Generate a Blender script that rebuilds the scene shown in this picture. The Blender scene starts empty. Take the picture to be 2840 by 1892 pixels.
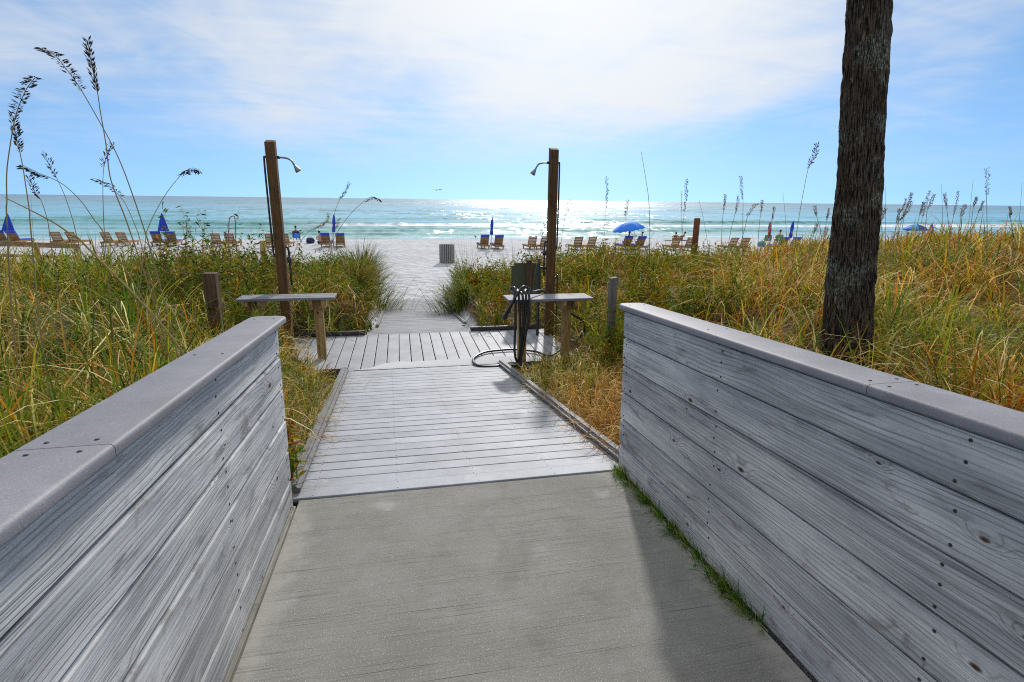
import bpy, bmesh, math, random
import numpy as np
from mathutils import Vector, Matrix, Quaternion

random.seed(7)
rng = np.random.default_rng(11)
R = math.radians
sc = bpy.context.scene
COL = sc.collection

# ------------------------------------------------------------------ camera
EYE = Vector((0.0, 0.0, 1.61))
FPX = 1500.0                       # focal length in pixels of a 2840 px wide picture
CAMROT = Matrix(((0.97982704, 0.03984493, -0.19583504),
                 (-0.19953742, 0.24960923, -0.94756533),
                 (0.01112656, 0.96752654, 0.25252443)))
cd = bpy.data.cameras.new('camera')
cd.sensor_width = 36.0
cd.lens = 36.0 * FPX / 2840.0
cd.clip_start = 0.05
cd.clip_end = 60000.0
cam = bpy.data.objects.new('camera', cd)
COL.objects.link(cam)
cam.matrix_world = Matrix.Translation(EYE) @ CAMROT.to_4x4()
sc.camera = cam

# ------------------------------------------------------------------ sun and sky
SUN_AZ, SUN_EL = R(16.0), R(30.0)           # to the right of the path, above the horizon
SUN = Vector((math.sin(SUN_AZ) * math.cos(SUN_EL), math.cos(SUN_AZ) * math.cos(SUN_EL), math.sin(SUN_EL)))
sl_ = bpy.data.lights.new('sun', 'SUN')
sl_.energy = 2.1
sl_.angle = R(2.5)
sl_.color = (1.0, 0.96, 0.91)
sun = bpy.data.objects.new('sun', sl_)
COL.objects.link(sun)
sun.rotation_euler = SUN.to_track_quat('Z', 'Y').to_euler()

world = bpy.data.worlds.new('World')
sc.world = world
world.use_nodes = True
wt = world.node_tree
wt.nodes.clear()


class NT:
    """small node-tree writer"""
    def __init__(self, tree):
        self.t = tree

    def n(self, typ, **kw):
        nd = self.t.nodes.new(typ)
        for k, v in kw.items():
            if k.startswith('i_'):
                k = k[2:]
                s = nd.inputs[int(k)] if k.isdigit() else nd.inputs[k.replace('_', ' ')]
                self.put(s, v)
            else:
                setattr(nd, k, v)
        return nd

    def put(self, sock, v):
        if isinstance(v, bpy.types.NodeSocket):
            self.t.links.new(v, sock)
        elif isinstance(v, bpy.types.Node):
            self.t.links.new(v.outputs[0], sock)
        else:
            if sock.type == 'RGBA' and len(v) == 3:
                v = (*v, 1.0)
            sock.default_value = v

    def m(self, op, a, b=None, c=None, clamp=False):
        nd = self.t.nodes.new('ShaderNodeMath')
        nd.operation = op
        nd.use_clamp = clamp
        for i, v in enumerate((a, b, c)):
            if v is not None:
                self.put(nd.inputs[i], v)
        return nd.outputs[0]

    def vm(self, op, a, b=None, out=0):
        nd = self.t.nodes.new('ShaderNodeVectorMath')
        nd.operation = op
        for i, v in enumerate((a, b)):
            if v is not None:
                self.put(nd.inputs[i], v)
        return nd.outputs[out]

    def mix(self, f, a, b, mode='MIX'):
        nd = self.t.nodes.new('ShaderNodeMix')
        nd.data_type = 'RGBA'
        nd.blend_type = mode
        self.put(nd.inputs[0], f)
        self.put(nd.inputs[6], a)
        self.put(nd.inputs[7], b)
        return nd.outputs[2]

    def noise(self, vec, scale, detail=3.0, rough=0.5, dist=0.0, dim='3D'):
        nd = self.t.nodes.new('ShaderNodeTexNoise')
        nd.noise_dimensions = dim
        if vec is not None:
            self.put(nd.inputs['Vector'], vec)
        nd.inputs['Scale'].default_value = scale
        nd.inputs['Detail'].default_value = detail
        nd.inputs['Roughness'].default_value = rough
        nd.inputs['Distortion'].default_value = dist
        return nd.outputs['Fac']

    def ss(self, x, lo, hi, o0=0.0, o1=1.0):
        nd = self.t.nodes.new('ShaderNodeMapRange')
        nd.interpolation_type = 'SMOOTHSTEP'
        self.put(nd.inputs[0], x)
        nd.inputs[1].default_value = lo
        nd.inputs[2].default_value = hi
        nd.inputs[3].default_value = o0
        nd.inputs[4].default_value = o1
        return nd.outputs[0]

    def xyz(self, x, y, z):
        nd = self.t.nodes.new('ShaderNodeCombineXYZ')
        for i, v in enumerate((x, y, z)):
            self.put(nd.inputs[i], v)
        return nd.outputs[0]

    def sep(self, v):
        nd = self.t.nodes.new('ShaderNodeSeparateXYZ')
        self.put(nd.inputs[0], v)
        return nd.outputs


def build_sky():
    w = NT(wt)
    out = w.n('ShaderNodeOutputWorld')
    sky = w.n('ShaderNodeTexSky', sky_type='NISHITA')
    sky.sun_disc = False
    sky.sun_elevation = SUN_EL
    sky.sun_rotation = SUN_AZ
    sky.altitude = 0.0
    sky.air_density = 0.8
    sky.dust_density = 0.1
    sky.ozone_density = 2.2
    co = w.n('ShaderNodeTexCoord').outputs['Generated']
    d = w.vm('NORMALIZE', co)
    x, y, z = w.sep(d)
    # the air near the horizon is clear: take the sky's colour from a little higher up
    lift = w.m('ADD', w.m('MULTIPLY', w.m('MAXIMUM', z, 0.0), 0.82), 0.18)
    w.put(sky.inputs['Vector'], w.vm('NORMALIZE', w.xyz(x, y, lift)))
    # thin high cloud sheet, seen in perspective
    zz = w.m('ADD', w.m('MAXIMUM', z, 0.0), 0.10)
    px = w.m('DIVIDE', x, zz)
    py = w.m('DIVIDE', y, zz)
    p = w.xyz(w.m('MULTIPLY', px, 0.55), w.m('MULTIPLY', py, 0.30), 3.7)
    n1 = w.noise(p, 0.85, 5.0, 0.52, 0.6)
    p2 = w.xyz(w.m('MULTIPLY', px, 1.1), w.m('MULTIPLY', py, 0.7), 9.1)
    n2 = w.noise(p2, 2.2, 6.0, 0.6, 0.9)
    n3 = w.noise(w.xyz(w.m('MULTIPLY', px, 0.5), w.m('MULTIPLY', py, 2.2), 4.4), 1.3, 5.0, 0.6, 1.2)
    dens = w.m('ADD', w.m('ADD', w.m('MULTIPLY', n1, 0.62), w.m('MULTIPLY', n2, 0.22)), w.m('MULTIPLY', n3, 0.16))
    # the sheet thins out towards the horizon
    high = w.ss(z, 0.02, 0.16)
    cosun = w.vm('DOT_PRODUCT', d, tuple(SUN), out=1)
    glow = w.m('POWER', w.m('MAXIMUM', cosun, 0.0), 14.0)
    dens = w.m('ADD', dens, w.m('MULTIPLY', glow, 0.38))
    # and thickens to a bright veil overhead
    dens = w.m('ADD', dens, w.ss(z, 0.28, 0.75, 0.0, 0.30))
    mask = w.m('MULTIPLY', w.ss(dens, 0.42, 0.76), w.m('ADD', w.m('MULTIPLY', high, 0.88), 0.12))
    clb = w.m('ADD', 5.8, w.m('MULTIPLY', glow, 1.9))
    cl = w.mix(1.0, (0.985, 1.0, 1.01), w.xyz(clb, clb, clb), 'MULTIPLY')
    air = w.mix(1.0, sky.outputs[0], (0.88, 1.03, 1.05), 'MULTIPLY')
    col = w.mix(w.m('MULTIPLY', mask, 0.9), air, cl)
    bg = w.n('ShaderNodeBackground', i_Color=col, i_Strength=0.10)
    w.t.links.new(bg.outputs[0], out.inputs[0])


build_sky()
sc.view_settings.view_transform = 'Standard'
sc.view_settings.look = 'None'
sc.view_settings.gamma = 1.0
sc.view_settings.use_curve_mapping = False
sc.view_settings.exposure = 0.5
sc.render.engine = 'CYCLES'
sc.cycles.use_denoising = False
try:
    sc.cycles.denoiser = 'OPENIMAGEDENOISE'
except Exception:
    pass
sc.cycles.max_bounces = 6
sc.cycles.diffuse_bounces = 3
sc.cycles.glossy_bounces = 3
sc.cycles.transmission_bounces = 4
sc.cycles.caustics_reflective = False
sc.cycles.caustics_refractive = False
sc.cycles.sample_clamp_indirect = 6.0
sc.cycles.filter_width = 1.1


# ------------------------------------------------------------------ finding places
def ray(u, v):
    return CAMROT @ Vector(((u - 1420.0) / FPX, -(v - 946.0) / FPX, -1.0))


def at_y(u, v, Y):
    d = ray(u, v)
    return EYE + d * (Y / d.y)


def at_z(u, v, Z):
    d = ray(u, v)
    return EYE + d * ((Z - EYE.z) / d.z)


# ------------------------------------------------------------------ object helpers
def tag(o, label=None, cat=None, group=None, kind=None):
    if label:
        o['label'] = label
    if cat:
        o['category'] = cat
    if group:
        o['group'] = group
    if kind:
        o['kind'] = kind
    return o


def empty(name, loc=(0, 0, 0), rz=0.0, label=None, cat=None, group=None):
    o = bpy.data.objects.new(name, None)
    o.empty_display_size = 0.1
    COL.objects.link(o)
    o.location = loc
    o.rotation_euler = (0, 0, rz)
    return tag(o, label, cat, group)


def link(name, me, mat=None, parent=None, loc=(0, 0, 0), rot=(0, 0, 0)):
    if mat is not None and len(me.materials) == 0:
        me.materials.append(mat)
    o = bpy.data.objects.new(name, me)
    COL.objects.link(o)
    o.location = loc
    o.rotation_euler = rot
    if parent is not None:
        o.parent = parent
    return o


def mesh(verts, faces, smooth=False):
    me = bpy.data.meshes.new('m')
    me.from_pydata([tuple(v) for v in verts], [], faces)
    if smooth:
        me.polygons.foreach_set('use_smooth', [True] * len(me.polygons))
    me.update()
    return me


def bm_mesh(bm, smooth=False):
    me = bpy.data.meshes.new('m')
    bm.normal_update()
    bm.to_mesh(me)
    bm.free()
    if smooth:
        me.polygons.foreach_set('use_smooth', [True] * len(me.polygons))
    return me


def add_box(bm, sx, sy, sz, c=(0, 0, 0), rot=None):
    r = bmesh.ops.create_cube(bm, size=1.0)
    vs = r['verts']
    bmesh.ops.scale(bm, vec=(sx, sy, sz), verts=vs)
    if rot is not None:
        bmesh.ops.rotate(bm, cent=(0, 0, 0), matrix=rot, verts=vs)
    bmesh.ops.translate(bm, vec=c, verts=vs)
    return vs


def box_mesh(sx, sy, sz, bev=0.004, seg=1):
    bm = bmesh.new()
    add_box(bm, sx, sy, sz)
    if bev > 0:
        bmesh.ops.bevel(bm, geom=bm.edges[:], offset=bev, segments=seg, affect='EDGES', profile=0.6)
    return bm_mesh(bm)


def catmull(pts, n=8):
    P = [Vector(p) for p in pts]
    P = [P[0] * 2 - P[1]] + P + [P[-1] * 2 - P[-2]]
    out = []
    for i in range(1, len(P) - 2):
        a, b, c, d = P[i - 1], P[i], P[i + 1], P[i + 2]
        for k in range(n):
            t = k / n
            out.append(0.5 * ((2 * b) + (c - a) * t + (2 * a - 5 * b + 4 * c - d) * t * t + (3 * b - a - 3 * c + d) * t ** 3))
    out.append(P[-2])
    return out


def tube_data(pts, rad, sides=8, cap=True):
    P = [Vector(p) for p in pts]
    n = len(P)
    rr = rad if callable(rad) else (lambda t: rad)
    verts, faces = [], []
    T0 = (P[1] - P[0]).normalized()
    ref = Vector((0, 0, 1)) if abs(T0.z) < 0.9 else Vector((1, 0, 0))
    N = T0.cross(ref).normalized()
    for i in range(n):
        if i == 0:
            T = (P[1] - P[0])
        elif i == n - 1:
            T = (P[-1] - P[-2])
        else:
            T = (P[i + 1] - P[i - 1])
        T.normalize()
        N = (N - T * N.dot(T))
        if N.length < 1e-6:
            N = T.orthogonal()
        N.normalize()
        B = T.cross(N)
        r = rr(i / (n - 1))
        for k in range(sides):
            a = 2 * math.pi * k / sides
            verts.append(P[i] + (N * math.cos(a) + B * math.sin(a)) * r)
    for i in range(n - 1):
        for k in range(sides):
            k2 = (k + 1) % sides
            faces.append((i * sides + k, i * sides + k2, (i + 1) * sides + k2, (i + 1) * sides + k))
    if cap:
        faces.append(tuple(range(sides - 1, -1, -1)))
        faces.append(tuple(range((n - 1) * sides, n * sides)))
    return verts, faces


def tube(pts, rad, sides=8, cap=True):
    v, f = tube_data(pts, rad, sides, cap)
    return mesh(v, f, True)


def lathe_data(profile, sides=16, pleat=None):
    verts, faces = [], []
    for (r, z) in profile:
        for k in range(sides):
            a = 2 * math.pi * k / sides
            q = r * (pleat(a, z) if pleat else 1.0)
            verts.append((q * math.cos(a), q * math.sin(a), z))
    for i in range(len(profile) - 1):
        for k in range(sides):
            k2 = (k + 1) % sides
            faces.append((i * sides + k, i * sides + k2, (i + 1) * sides + k2, (i + 1) * sides + k))
    faces.append(tuple(range(sides - 1, -1, -1)))
    faces.append(tuple(range((len(profile) - 1) * sides, len(profile) * sides)))
    return verts, faces


def np_mesh(V, T, color=None, smooth=False):
    """V (n,3), T (m,3) triangles; color (n,4) vertex colours"""
    me = bpy.data.meshes.new('m')
    me.vertices.add(len(V))
    me.vertices.foreach_set('co', V.astype(np.float32).ravel())
    me.loops.add(len(T) * 3)
    me.loops.foreach_set('vertex_index', T.astype(np.int32).ravel())
    me.polygons.add(len(T))
    me.polygons.foreach_set('loop_start', np.arange(0, len(T) * 3, 3, dtype=np.int32))
    if smooth:
        me.polygons.foreach_set('use_smooth', np.ones(len(T), dtype=bool))
    if color is not None:
        at = me.attributes.new('tint', 'FLOAT_COLOR', 'POINT')
        at.data.foreach_set('color', color.astype(np.float32).ravel())
    me.update(calc_edges=True)
    return me


# ------------------------------------------------------------------ materials
def new_mat(name):
    m = bpy.data.materials.new(name)
    m.use_nodes = True
    m.node_tree.nodes.clear()
    w = NT(m.node_tree)
    out = w.n('ShaderNodeOutputMaterial')
    b = w.n('ShaderNodeBsdfPrincipled')
    m.node_tree.links.new(b.outputs[0], out.inputs[0])
    return m, w, b, out


def bump(w, b, h, strength=0.5, dist=0.01):
    bp = w.n('ShaderNodeBump', i_Height=h)
    bp.inputs['Strength'].default_value = strength
    bp.inputs['Distance'].default_value = dist
    w.t.links.new(bp.outputs[0], b.inputs['Normal'])


def plain(name, col, rough=0.6, var=0.15, scale=20.0, metal=0.0, spec=0.5):
    m, w, b, out = new_mat(name)
    co = w.n('ShaderNodeTexCoord').outputs['Object']
    n = w.noise(co, scale, 4.0, 0.6)
    dark = tuple(c * (1 - var) for c in col)
    lite = tuple(min(1, c * (1 + var)) for c in col)
    w.put(b.inputs['Base Color'], w.mix(n, dark, lite))
    b.inputs['Roughness'].default_value = rough
    b.inputs['Metallic'].default_value = metal
    b.inputs['Specular IOR Level'].default_value = spec
    bump(w, b, n, 0.15, 0.003)
    return m


def wood(name, light, dark, knot, axis=1, ring=34.0, knots=0.42, bumpd=0.003, white=None, across=None):
    """sawn timber, grain along the local axis; rings bend round knots"""
    m, w, b, out = new_mat(name)
    co = w.n('ShaderNodeTexCoord').outputs['Object']
    rnd = w.n('ShaderNodeObjectInfo').outputs['Random']
    X = w.sep(co)
    lo = X[axis]
    if across is None:
        across = 2 if axis != 2 else 0
    ac = X[across]
    th = X[3 - axis - across]
    r = w.m('MULTIPLY', rnd, 57.0)
    L = w.m('ADD', lo, r)
    A = w.m('ADD', ac, w.m('MULTIPLY', rnd, 31.0))
    A = w.m('ADD', A, w.m('MULTIPLY', th, 0.9))
    # knots
    kp = w.xyz(w.m('MULTIPLY', L, 2.5), w.m('MULTIPLY', A, 5.6), 0.0)
    vo = w.n('ShaderNodeTexVoronoi', voronoi_dimensions='2D', feature='F1', i_Vector=kp)
    vo.inputs['Scale'].default_value = 1.0
    d = vo.outputs['Distance']
    gate = w.m('GREATER_THAN', w.sep(vo.outputs['Color'])[0], knots)
    d = w.m('ADD', w.m('MULTIPLY', d, w.m('ADD', 0.75, w.m('MULTIPLY', w.sep(vo.outputs['Color'])[1], 1.5))), gate)
    wob = w.noise(w.xyz(w.m('MULTIPLY', L, 0.9), w.m('MULTIPLY', A, 4.0), 2.0), 1.0, 3.0, 0.5)
    fine = w.noise(w.xyz(w.m('MULTIPLY', L, 5.0), w.m('MULTIPLY', A, 30.0), 5.0), 1.0, 3.0, 0.6)
    base = w.m('ADD', w.m('MULTIPLY', A, ring), w.m('MULTIPLY', wob, 7.0))
    base = w.m('ADD', base, w.m('MULTIPLY', fine, 0.5))
    near = w.ss(d, 0.03, 0.36, 1.0, 0.0)
    t = w.m('ADD', base, w.m('MULTIPLY', near, 2.4))
    wave = w.m('ABSOLUTE', w.m('SINE', w.m('MULTIPLY', t, math.pi)))
    lines = w.ss(wave, 0.0, 0.62, 1.0, 0.0)
    amount = w.ss(w.noise(w.xyz(w.m('MULTIPLY', L, 0.7), w.m('MULTIPLY', A, 9.0), 11.0), 1.0, 2.0), 0.26, 0.58)
    lines = w.m('MULTIPLY', lines, amount)
    fib = w.noise(w.xyz(w.m('MULTIPLY', L, 4.0), w.m('MULTIPLY', A, 330.0), w.m('MULTIPLY', th, 40.0)), 1.0, 3.0, 0.65)
    blo = w.noise(w.xyz(w.m('MULTIPLY', L, 1.6), w.m('MULTIPLY', A, 6.0), 21.0), 1.0, 4.0, 0.6)
    sep_r = w.m('SUBTRACT', rnd, 0.5)
    c = w.mix(w.ss(blo, 0.3, 0.72), dark, light)
    band = w.noise(w.xyz(w.m('MULTIPLY', L, 0.45), w.m('MULTIPLY', w.m('ADD', A, w.m('MULTIPLY', wob, 0.04)), 26.0), 51.0), 1.0, 3.0, 0.6)
    c = w.mix(w.ss(band, 0.50, 0.72, 0.0, 0.65), c, tuple(x * 0.55 for x in dark))
    c = w.mix(w.ss(band, 0.46, 0.30, 0.0, 0.5), c, tuple(min(0.8, x * 1.12) for x in light))
    grain = w.noise(w.xyz(w.m('MULTIPLY', L, 1.3), w.m('MULTIPLY', w.m('ADD', A, w.m('MULTIPLY', wob, 0.03)), 95.0), w.m('MULTIPLY', th, 40.0)), 1.0, 4.0, 0.7)
    zone = w.ss(w.noise(w.xyz(w.m('MULTIPLY', L, 0.55), w.m('MULTIPLY', A, 7.0), 44.0), 1.0, 3.0, 0.6), 0.36, 0.62, 0.04, 0.48)
    c = w.mix(w.m('MULTIPLY', w.ss(grain, 0.50, 0.66), zone), c, tuple(x * 0.34 for x in dark))
    c = w.mix(w.m('MULTIPLY', w.ss(fib, 0.5, 0.75), 0.45), c, tuple(x * 0.45 for x in dark))
    if white:
        c = w.mix(w.m('MULTIPLY', w.ss(blo, 0.55, 0.78), 0.6), c, white)
    c = w.mix(w.m('MULTIPLY', lines, 0.5), c, tuple(x * 0.26 for x in dark))
    stain = w.noise(w.xyz(w.m('MULTIPLY', L, 2.6), w.m('MULTIPLY', A, 13.0), 33.0), 1.0, 5.0, 0.7, 0.5)
    c = w.mix(w.ss(stain, 0.53, 0.72, 0.0, 0.72), c, tuple(x * 0.30 for x in dark))
    blot = w.noise(w.xyz(w.m('MULTIPLY', L, 3.4), w.m('MULTIPLY', A, 8.0), 71.0), 1.0, 5.0, 0.65, 0.8)
    c = w.mix(w.ss(blot, 0.60, 0.70, 0.0, 0.55), c, (dark[0] * 0.42, dark[1] * 0.36, dark[2] * 0.30))
    c = w.mix(w.ss(w.m('ADD', d, w.m('MULTIPLY', fine, 0.03)), 0.05, 0.095, 0.95, 0.0), c, knot)
    c = w.mix(w.m('MULTIPLY', w.ss(d, 0.10, 0.125), w.ss(d, 0.19, 0.14, 0.0, 0.22)), c, tuple(x * 0.4 for x in dark))
    c = w.mix(w.ss(d, 0.012, 0.04, 0.8, 0.0), c, tuple(x * 0.3 for x in knot))
    hs = w.n('ShaderNodeHueSaturation', i_Color=c, i_Value=w.m('ADD', 1.05, w.m('MULTIPLY', sep_r, 0.36)))
    w.put(b.inputs['Base Color'], hs.outputs[0])
    b.inputs['Roughness'].default_value = 0.75
    b.inputs['Specular IOR Level'].default_value = 0.3
    h = w.m('SUBTRACT', w.m('MULTIPLY', fib, 0.35), w.m('ADD', w.m('MULTIPLY', lines, 0.45), w.m('MULTIPLY', w.ss(grain, 0.46, 0.66), 0.45)))
    h = w.m('SUBTRACT', h, w.ss(d, 0.02, 0.09, 0.6, 0.0))
    bump(w, b, h, 0.8, bumpd)
    return m


def composite(name, col, streak=0.0, axis=1, rough=0.5):
    """speckled grey composite decking"""
    m, w, b, out = new_mat(name)
    co = w.n('ShaderNodeTexCoord').outputs['Object']
    rnd = w.n('ShaderNodeObjectInfo').outputs['Random']
    X = w.sep(co)
    p = w.xyz(X[0], X[1], w.m('ADD', X[2], w.m('MULTIPLY', rnd, 40.0)))
    sp = w.noise(p, 190.0, 2.0, 0.75)
    big = w.noise(p, 2.3, 4.0, 0.6)
    c = w.mix(w.ss(big, 0.3, 0.7), tuple(x * 0.82 for x in col), tuple(min(1, x * 1.12) for x in col))
    c = w.mix(w.m('MULTIPLY', w.ss(sp, 0.58, 0.72), 0.5), c, tuple(min(1, x * 1.9) for x in col))
    c = w.mix(w.m('MULTIPLY', w.ss(sp, 0.42, 0.30), 0.4), c, tuple(x * 0.45 for x in col))
    # fine pale sand lodged on the surface
    dust = w.noise(p, 7.0, 5.0, 0.7)
    c = w.mix(w.m('MULTIPLY', w.ss(dust, 0.52, 0.78), streak), c, (0.62, 0.61, 0.60))
    sc_ = w.noise(w.xyz(w.m('MULTIPLY', X[0], 3.0 if axis == 0 else 60.0), w.m('MULTIPLY', X[1], 3.0 if axis == 1 else 60.0), rnd), 1.0, 2.0)
    hs = w.n('ShaderNodeHueSaturation', i_Color=c, i_Value=w.m('ADD', 0.93, w.m('MULTIPLY', rnd, 0.14)))
    w.put(b.inputs['Base Color'], hs.outputs[0])
    b.inputs['Roughness'].default_value = rough
    b.inputs['Specular IOR Level'].default_value = 0.4
    bump(w, b, w.m('ADD', sp, w.m('MULTIPLY', sc_, 0.4)), 0.35, 0.002)
    return m


def concrete():
    m, w, b, out = new_mat('broomed_concrete')
    co = w.n('ShaderNodeTexCoord').outputs['Object']
    X = w.sep(co)
    big = w.noise(co, 1.3, 5.0, 0.6)
    mid = w.noise(co, 9.0, 4.0, 0.65)
    sp = w.noise(co, 170.0, 3.0, 0.85)
    wav = w.m('ADD', X[1], w.m('MULTIPLY', w.noise(co, 1.1, 1.0), 0.03))
    br = w.noise(w.xyz(w.m('MULTIPLY', X[0], 1.6), w.m('MULTIPLY', wav, 190.0), 0.0), 1.0, 3.0, 0.75)
    sel = w.ss(w.noise(w.xyz(w.m('MULTIPLY', X[0], 0.7), w.m('MULTIPLY', wav, 9.0), 4.0), 1.0, 3.0, 0.6), 0.42, 0.66)
    br = w.m('MULTIPLY', w.ss(br, 0.55, 0.68), w.m('ADD', 0.22, w.m('MULTIPLY', sel, 0.78)))
    c = w.mix(w.ss(big, 0.3, 0.7), (0.205, 0.20, 0.178), (0.275, 0.27, 0.248))
    c = w.mix(w.m('MULTIPLY', w.ss(mid, 0.5, 0.8), 0.30), c, (0.36, 0.365, 0.36))
    c = w.mix(w.m('MULTIPLY', w.ss(sp, 0.58, 0.68), 0.75), c, (0.72, 0.71, 0.69))
    c = w.mix(w.m('MULTIPLY', w.ss(sp, 0.42, 0.34), 0.7), c, (0.10, 0.10, 0.095))
    c = w.mix(w.m('MULTIPLY', br, 0.8), c, (0.06, 0.058, 0.052))
    vo = w.n('ShaderNodeTexVoronoi', voronoi_dimensions='2D', i_Vector=co)
    vo.inputs['Scale'].default_value = 1.7
    spot = w.ss(w.m('ADD', vo.outputs['Distance'], w.m('MULTIPLY', mid, 0.55)), 0.26, 0.42, 0.28, 0.0)
    spot = w.m('MULTIPLY', spot, w.m('GREATER_THAN', w.sep(vo.outputs['Color'])[1], 0.55))
    c = w.mix(spot, c, (0.55, 0.54, 0.52))
    edge = w.ss(w.m('ADD', w.m('ABSOLUTE', X[0]), w.m('MULTIPLY', mid, 0.30)), 1.02, 1.22, 0.0, 0.55)
    c = w.mix(edge, c, (0.47, 0.45, 0.40))
    scuff = w.noise(w.xyz(w.m('MULTIPLY', X[0], 2.2), w.m('MULTIPLY', X[1], 1.1), 9.0), 1.0, 5.0, 0.7, 0.4)
    c = w.mix(w.ss(scuff, 0.54, 0.74, 0.0, 0.38), c, (0.12, 0.115, 0.10))
    w.put(b.inputs['Base Color'], c)
    b.inputs['Roughness'].default_value = 0.85
    b.inputs['Specular IOR Level'].default_value = 0.25
    bump(w, b, w.m('SUBTRACT', w.m('MULTIPLY', sp, 0.5), br), 0.6, 0.003)
    return m


def foliage(name, trans=0.35, rough=0.55, spec=0.25):
    m, w, b, out = new_mat(name)
    at = w.n('ShaderNodeAttribute', attribute_name='tint')
    c = at.outputs['Color']
    w.put(b.inputs['Base Color'], c)
    b.inputs['Roughness'].default_value = rough
    b.inputs['Specular IOR Level'].default_value = spec
    tr = w.n('ShaderNodeBsdfTranslucent', i_Color=w.mix(1.0, c, (1.25, 1.2, 0.8), 'MULTIPLY'))
    mx = w.n('ShaderNodeMixShader')
    mx.inputs[0].default_value = trans
    w.t.links.new(b.outputs[0], mx.inputs[1])
    w.t.links.new(tr.outputs[0], mx.inputs[2])
    w.t.links.new(mx.outputs[0], out.inputs[0])
    return m


def ground_mat():
    m, w, b, out = new_mat('dune_and_beach_sand')
    co = w.n('ShaderNodeTexCoord').outputs['Object']
    at = w.n('ShaderNodeAttribute', attribute_name='tint').outputs['Color']
    lit = w.sep(at)[0]
    wet = w.sep(at)[1]
    n1 = w.noise(co, 0.35, 4.0, 0.6)
    n2 = w.noise(co, 14.0, 5.0, 0.7)
    n3 = w.noise(co, 260.0, 2.0, 0.7)
    sand = w.mix(w.ss(n1, 0.3, 0.7), (0.49, 0.497, 0.52), (0.60, 0.607, 0.63))
    sand = w.mix(w.m('MULTIPLY', n3, 0.18), sand, (0.40, 0.38, 0.36))
    sand = w.mix(w.m('MULTIPLY', wet, 0.75), sand, (0.33, 0.31, 0.29))
    litter = w.mix(w.ss(n2, 0.35, 0.65), (0.05, 0.034, 0.018), (0.16, 0.11, 0.055))
    f = w.ss(w.m('ADD', lit, w.m('MULTIPLY', w.m('SUBTRACT', n2, 0.5), 0.9)), 0.3, 0.65)
    w.put(b.inputs['Base Color'], w.mix(f, sand, litter))
    b.inputs['Roughness'].default_value = 0.9
    b.inputs['Specular IOR Level'].default_value = 0.15
    # foot-trodden relief
    X = w.sep(co)
    q = w.xyz(X[0], w.m('MULTIPLY', X[1], 0.8), 0.0)
    f1 = w.noise(q, 1.9, 4.0, 0.6)
    vo = w.n('ShaderNodeTexVoronoi', voronoi_dimensions='2D', feature='SMOOTH_F1', i_Vector=q)
    vo.inputs['Scale'].default_value = 2.3
    h = w.m('ADD', w.m('MULTIPLY', f1, 0.7), w.m('MULTIPLY', vo.outputs['Distance'], 0.6))
    h = w.m('ADD', h, w.m('MULTIPLY', n2, 0.12))
    bump(w, b, h, 1.0, 0.24)
    return m


def water_mat():
    m, w, b, out = new_mat('sea_water')
    co = w.n('ShaderNodeTexCoord').outputs['Object']
    at = w.n('ShaderNodeAttribute', attribute_name='tint').outputs['Color']
    foam, crest, _ = w.sep(at)
    X = w.sep(co)
    y = X[1]
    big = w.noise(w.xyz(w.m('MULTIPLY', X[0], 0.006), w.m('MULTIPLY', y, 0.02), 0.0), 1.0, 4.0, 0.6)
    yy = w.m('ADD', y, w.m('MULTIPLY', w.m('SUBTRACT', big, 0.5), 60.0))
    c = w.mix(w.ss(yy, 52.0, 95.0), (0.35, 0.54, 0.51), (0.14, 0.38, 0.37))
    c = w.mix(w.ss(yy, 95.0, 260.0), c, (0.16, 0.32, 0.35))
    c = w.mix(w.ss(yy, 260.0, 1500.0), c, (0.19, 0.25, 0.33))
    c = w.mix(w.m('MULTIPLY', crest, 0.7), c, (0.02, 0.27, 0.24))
    fn = w.noise(w.xyz(w.m('MULTIPLY', X[0], 0.9), w.m('MULTIPLY', y, 2.2), 0.0), 1.0, 6.0, 0.75)
    fm = w.ss(w.m('ADD', foam, w.m('MULTIPLY', w.m('SUBTRACT', fn, 0.5), 1.1)), 0.42, 0.75)
    c = w.mix(fm, c, (0.80, 0.84, 0.86))
    w.put(b.inputs['Base Color'], c)
    w.put(b.inputs['Roughness'], w.m('ADD', w.m('ADD', 0.16, w.ss(y, 70.0, 500.0, 0.0, 0.16)), w.m('MULTIPLY', fm, 0.5)))
    b.inputs['IOR'].default_value = 1.33
    # facets of the chop: each tilts its own way, so the sun breaks into glints
    geo = w.n('ShaderNodeNewGeometry').outputs['Normal']
    tilt = None
    for (kx, ky, amp, z_) in ((0.75, 0.55, 0.95, 0.0), (0.16, 0.10, 0.85, 7.0), (0.035, 0.018, 0.7, 13.0)):
        nd = w.n('ShaderNodeTexNoise', i_Vector=w.xyz(w.m('MULTIPLY', X[0], kx), w.m('MULTIPLY', y, ky), z_))
        nd.inputs['Scale'].default_value = 1.0
        nd.inputs['Detail'].default_value = 2.0
        v = w.vm('SUBTRACT', nd.outputs['Color'], (0.5, 0.5, 0.5))
        v = w.vm('MULTIPLY', v, (amp, amp, 0.0))
        tilt = v if tilt is None else w.vm('ADD', tilt, v)
    nrm = w.vm('NORMALIZE', w.vm('ADD', geo, tilt))
    w.t.links.new(nrm, b.inputs['Normal'])
    return m


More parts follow.
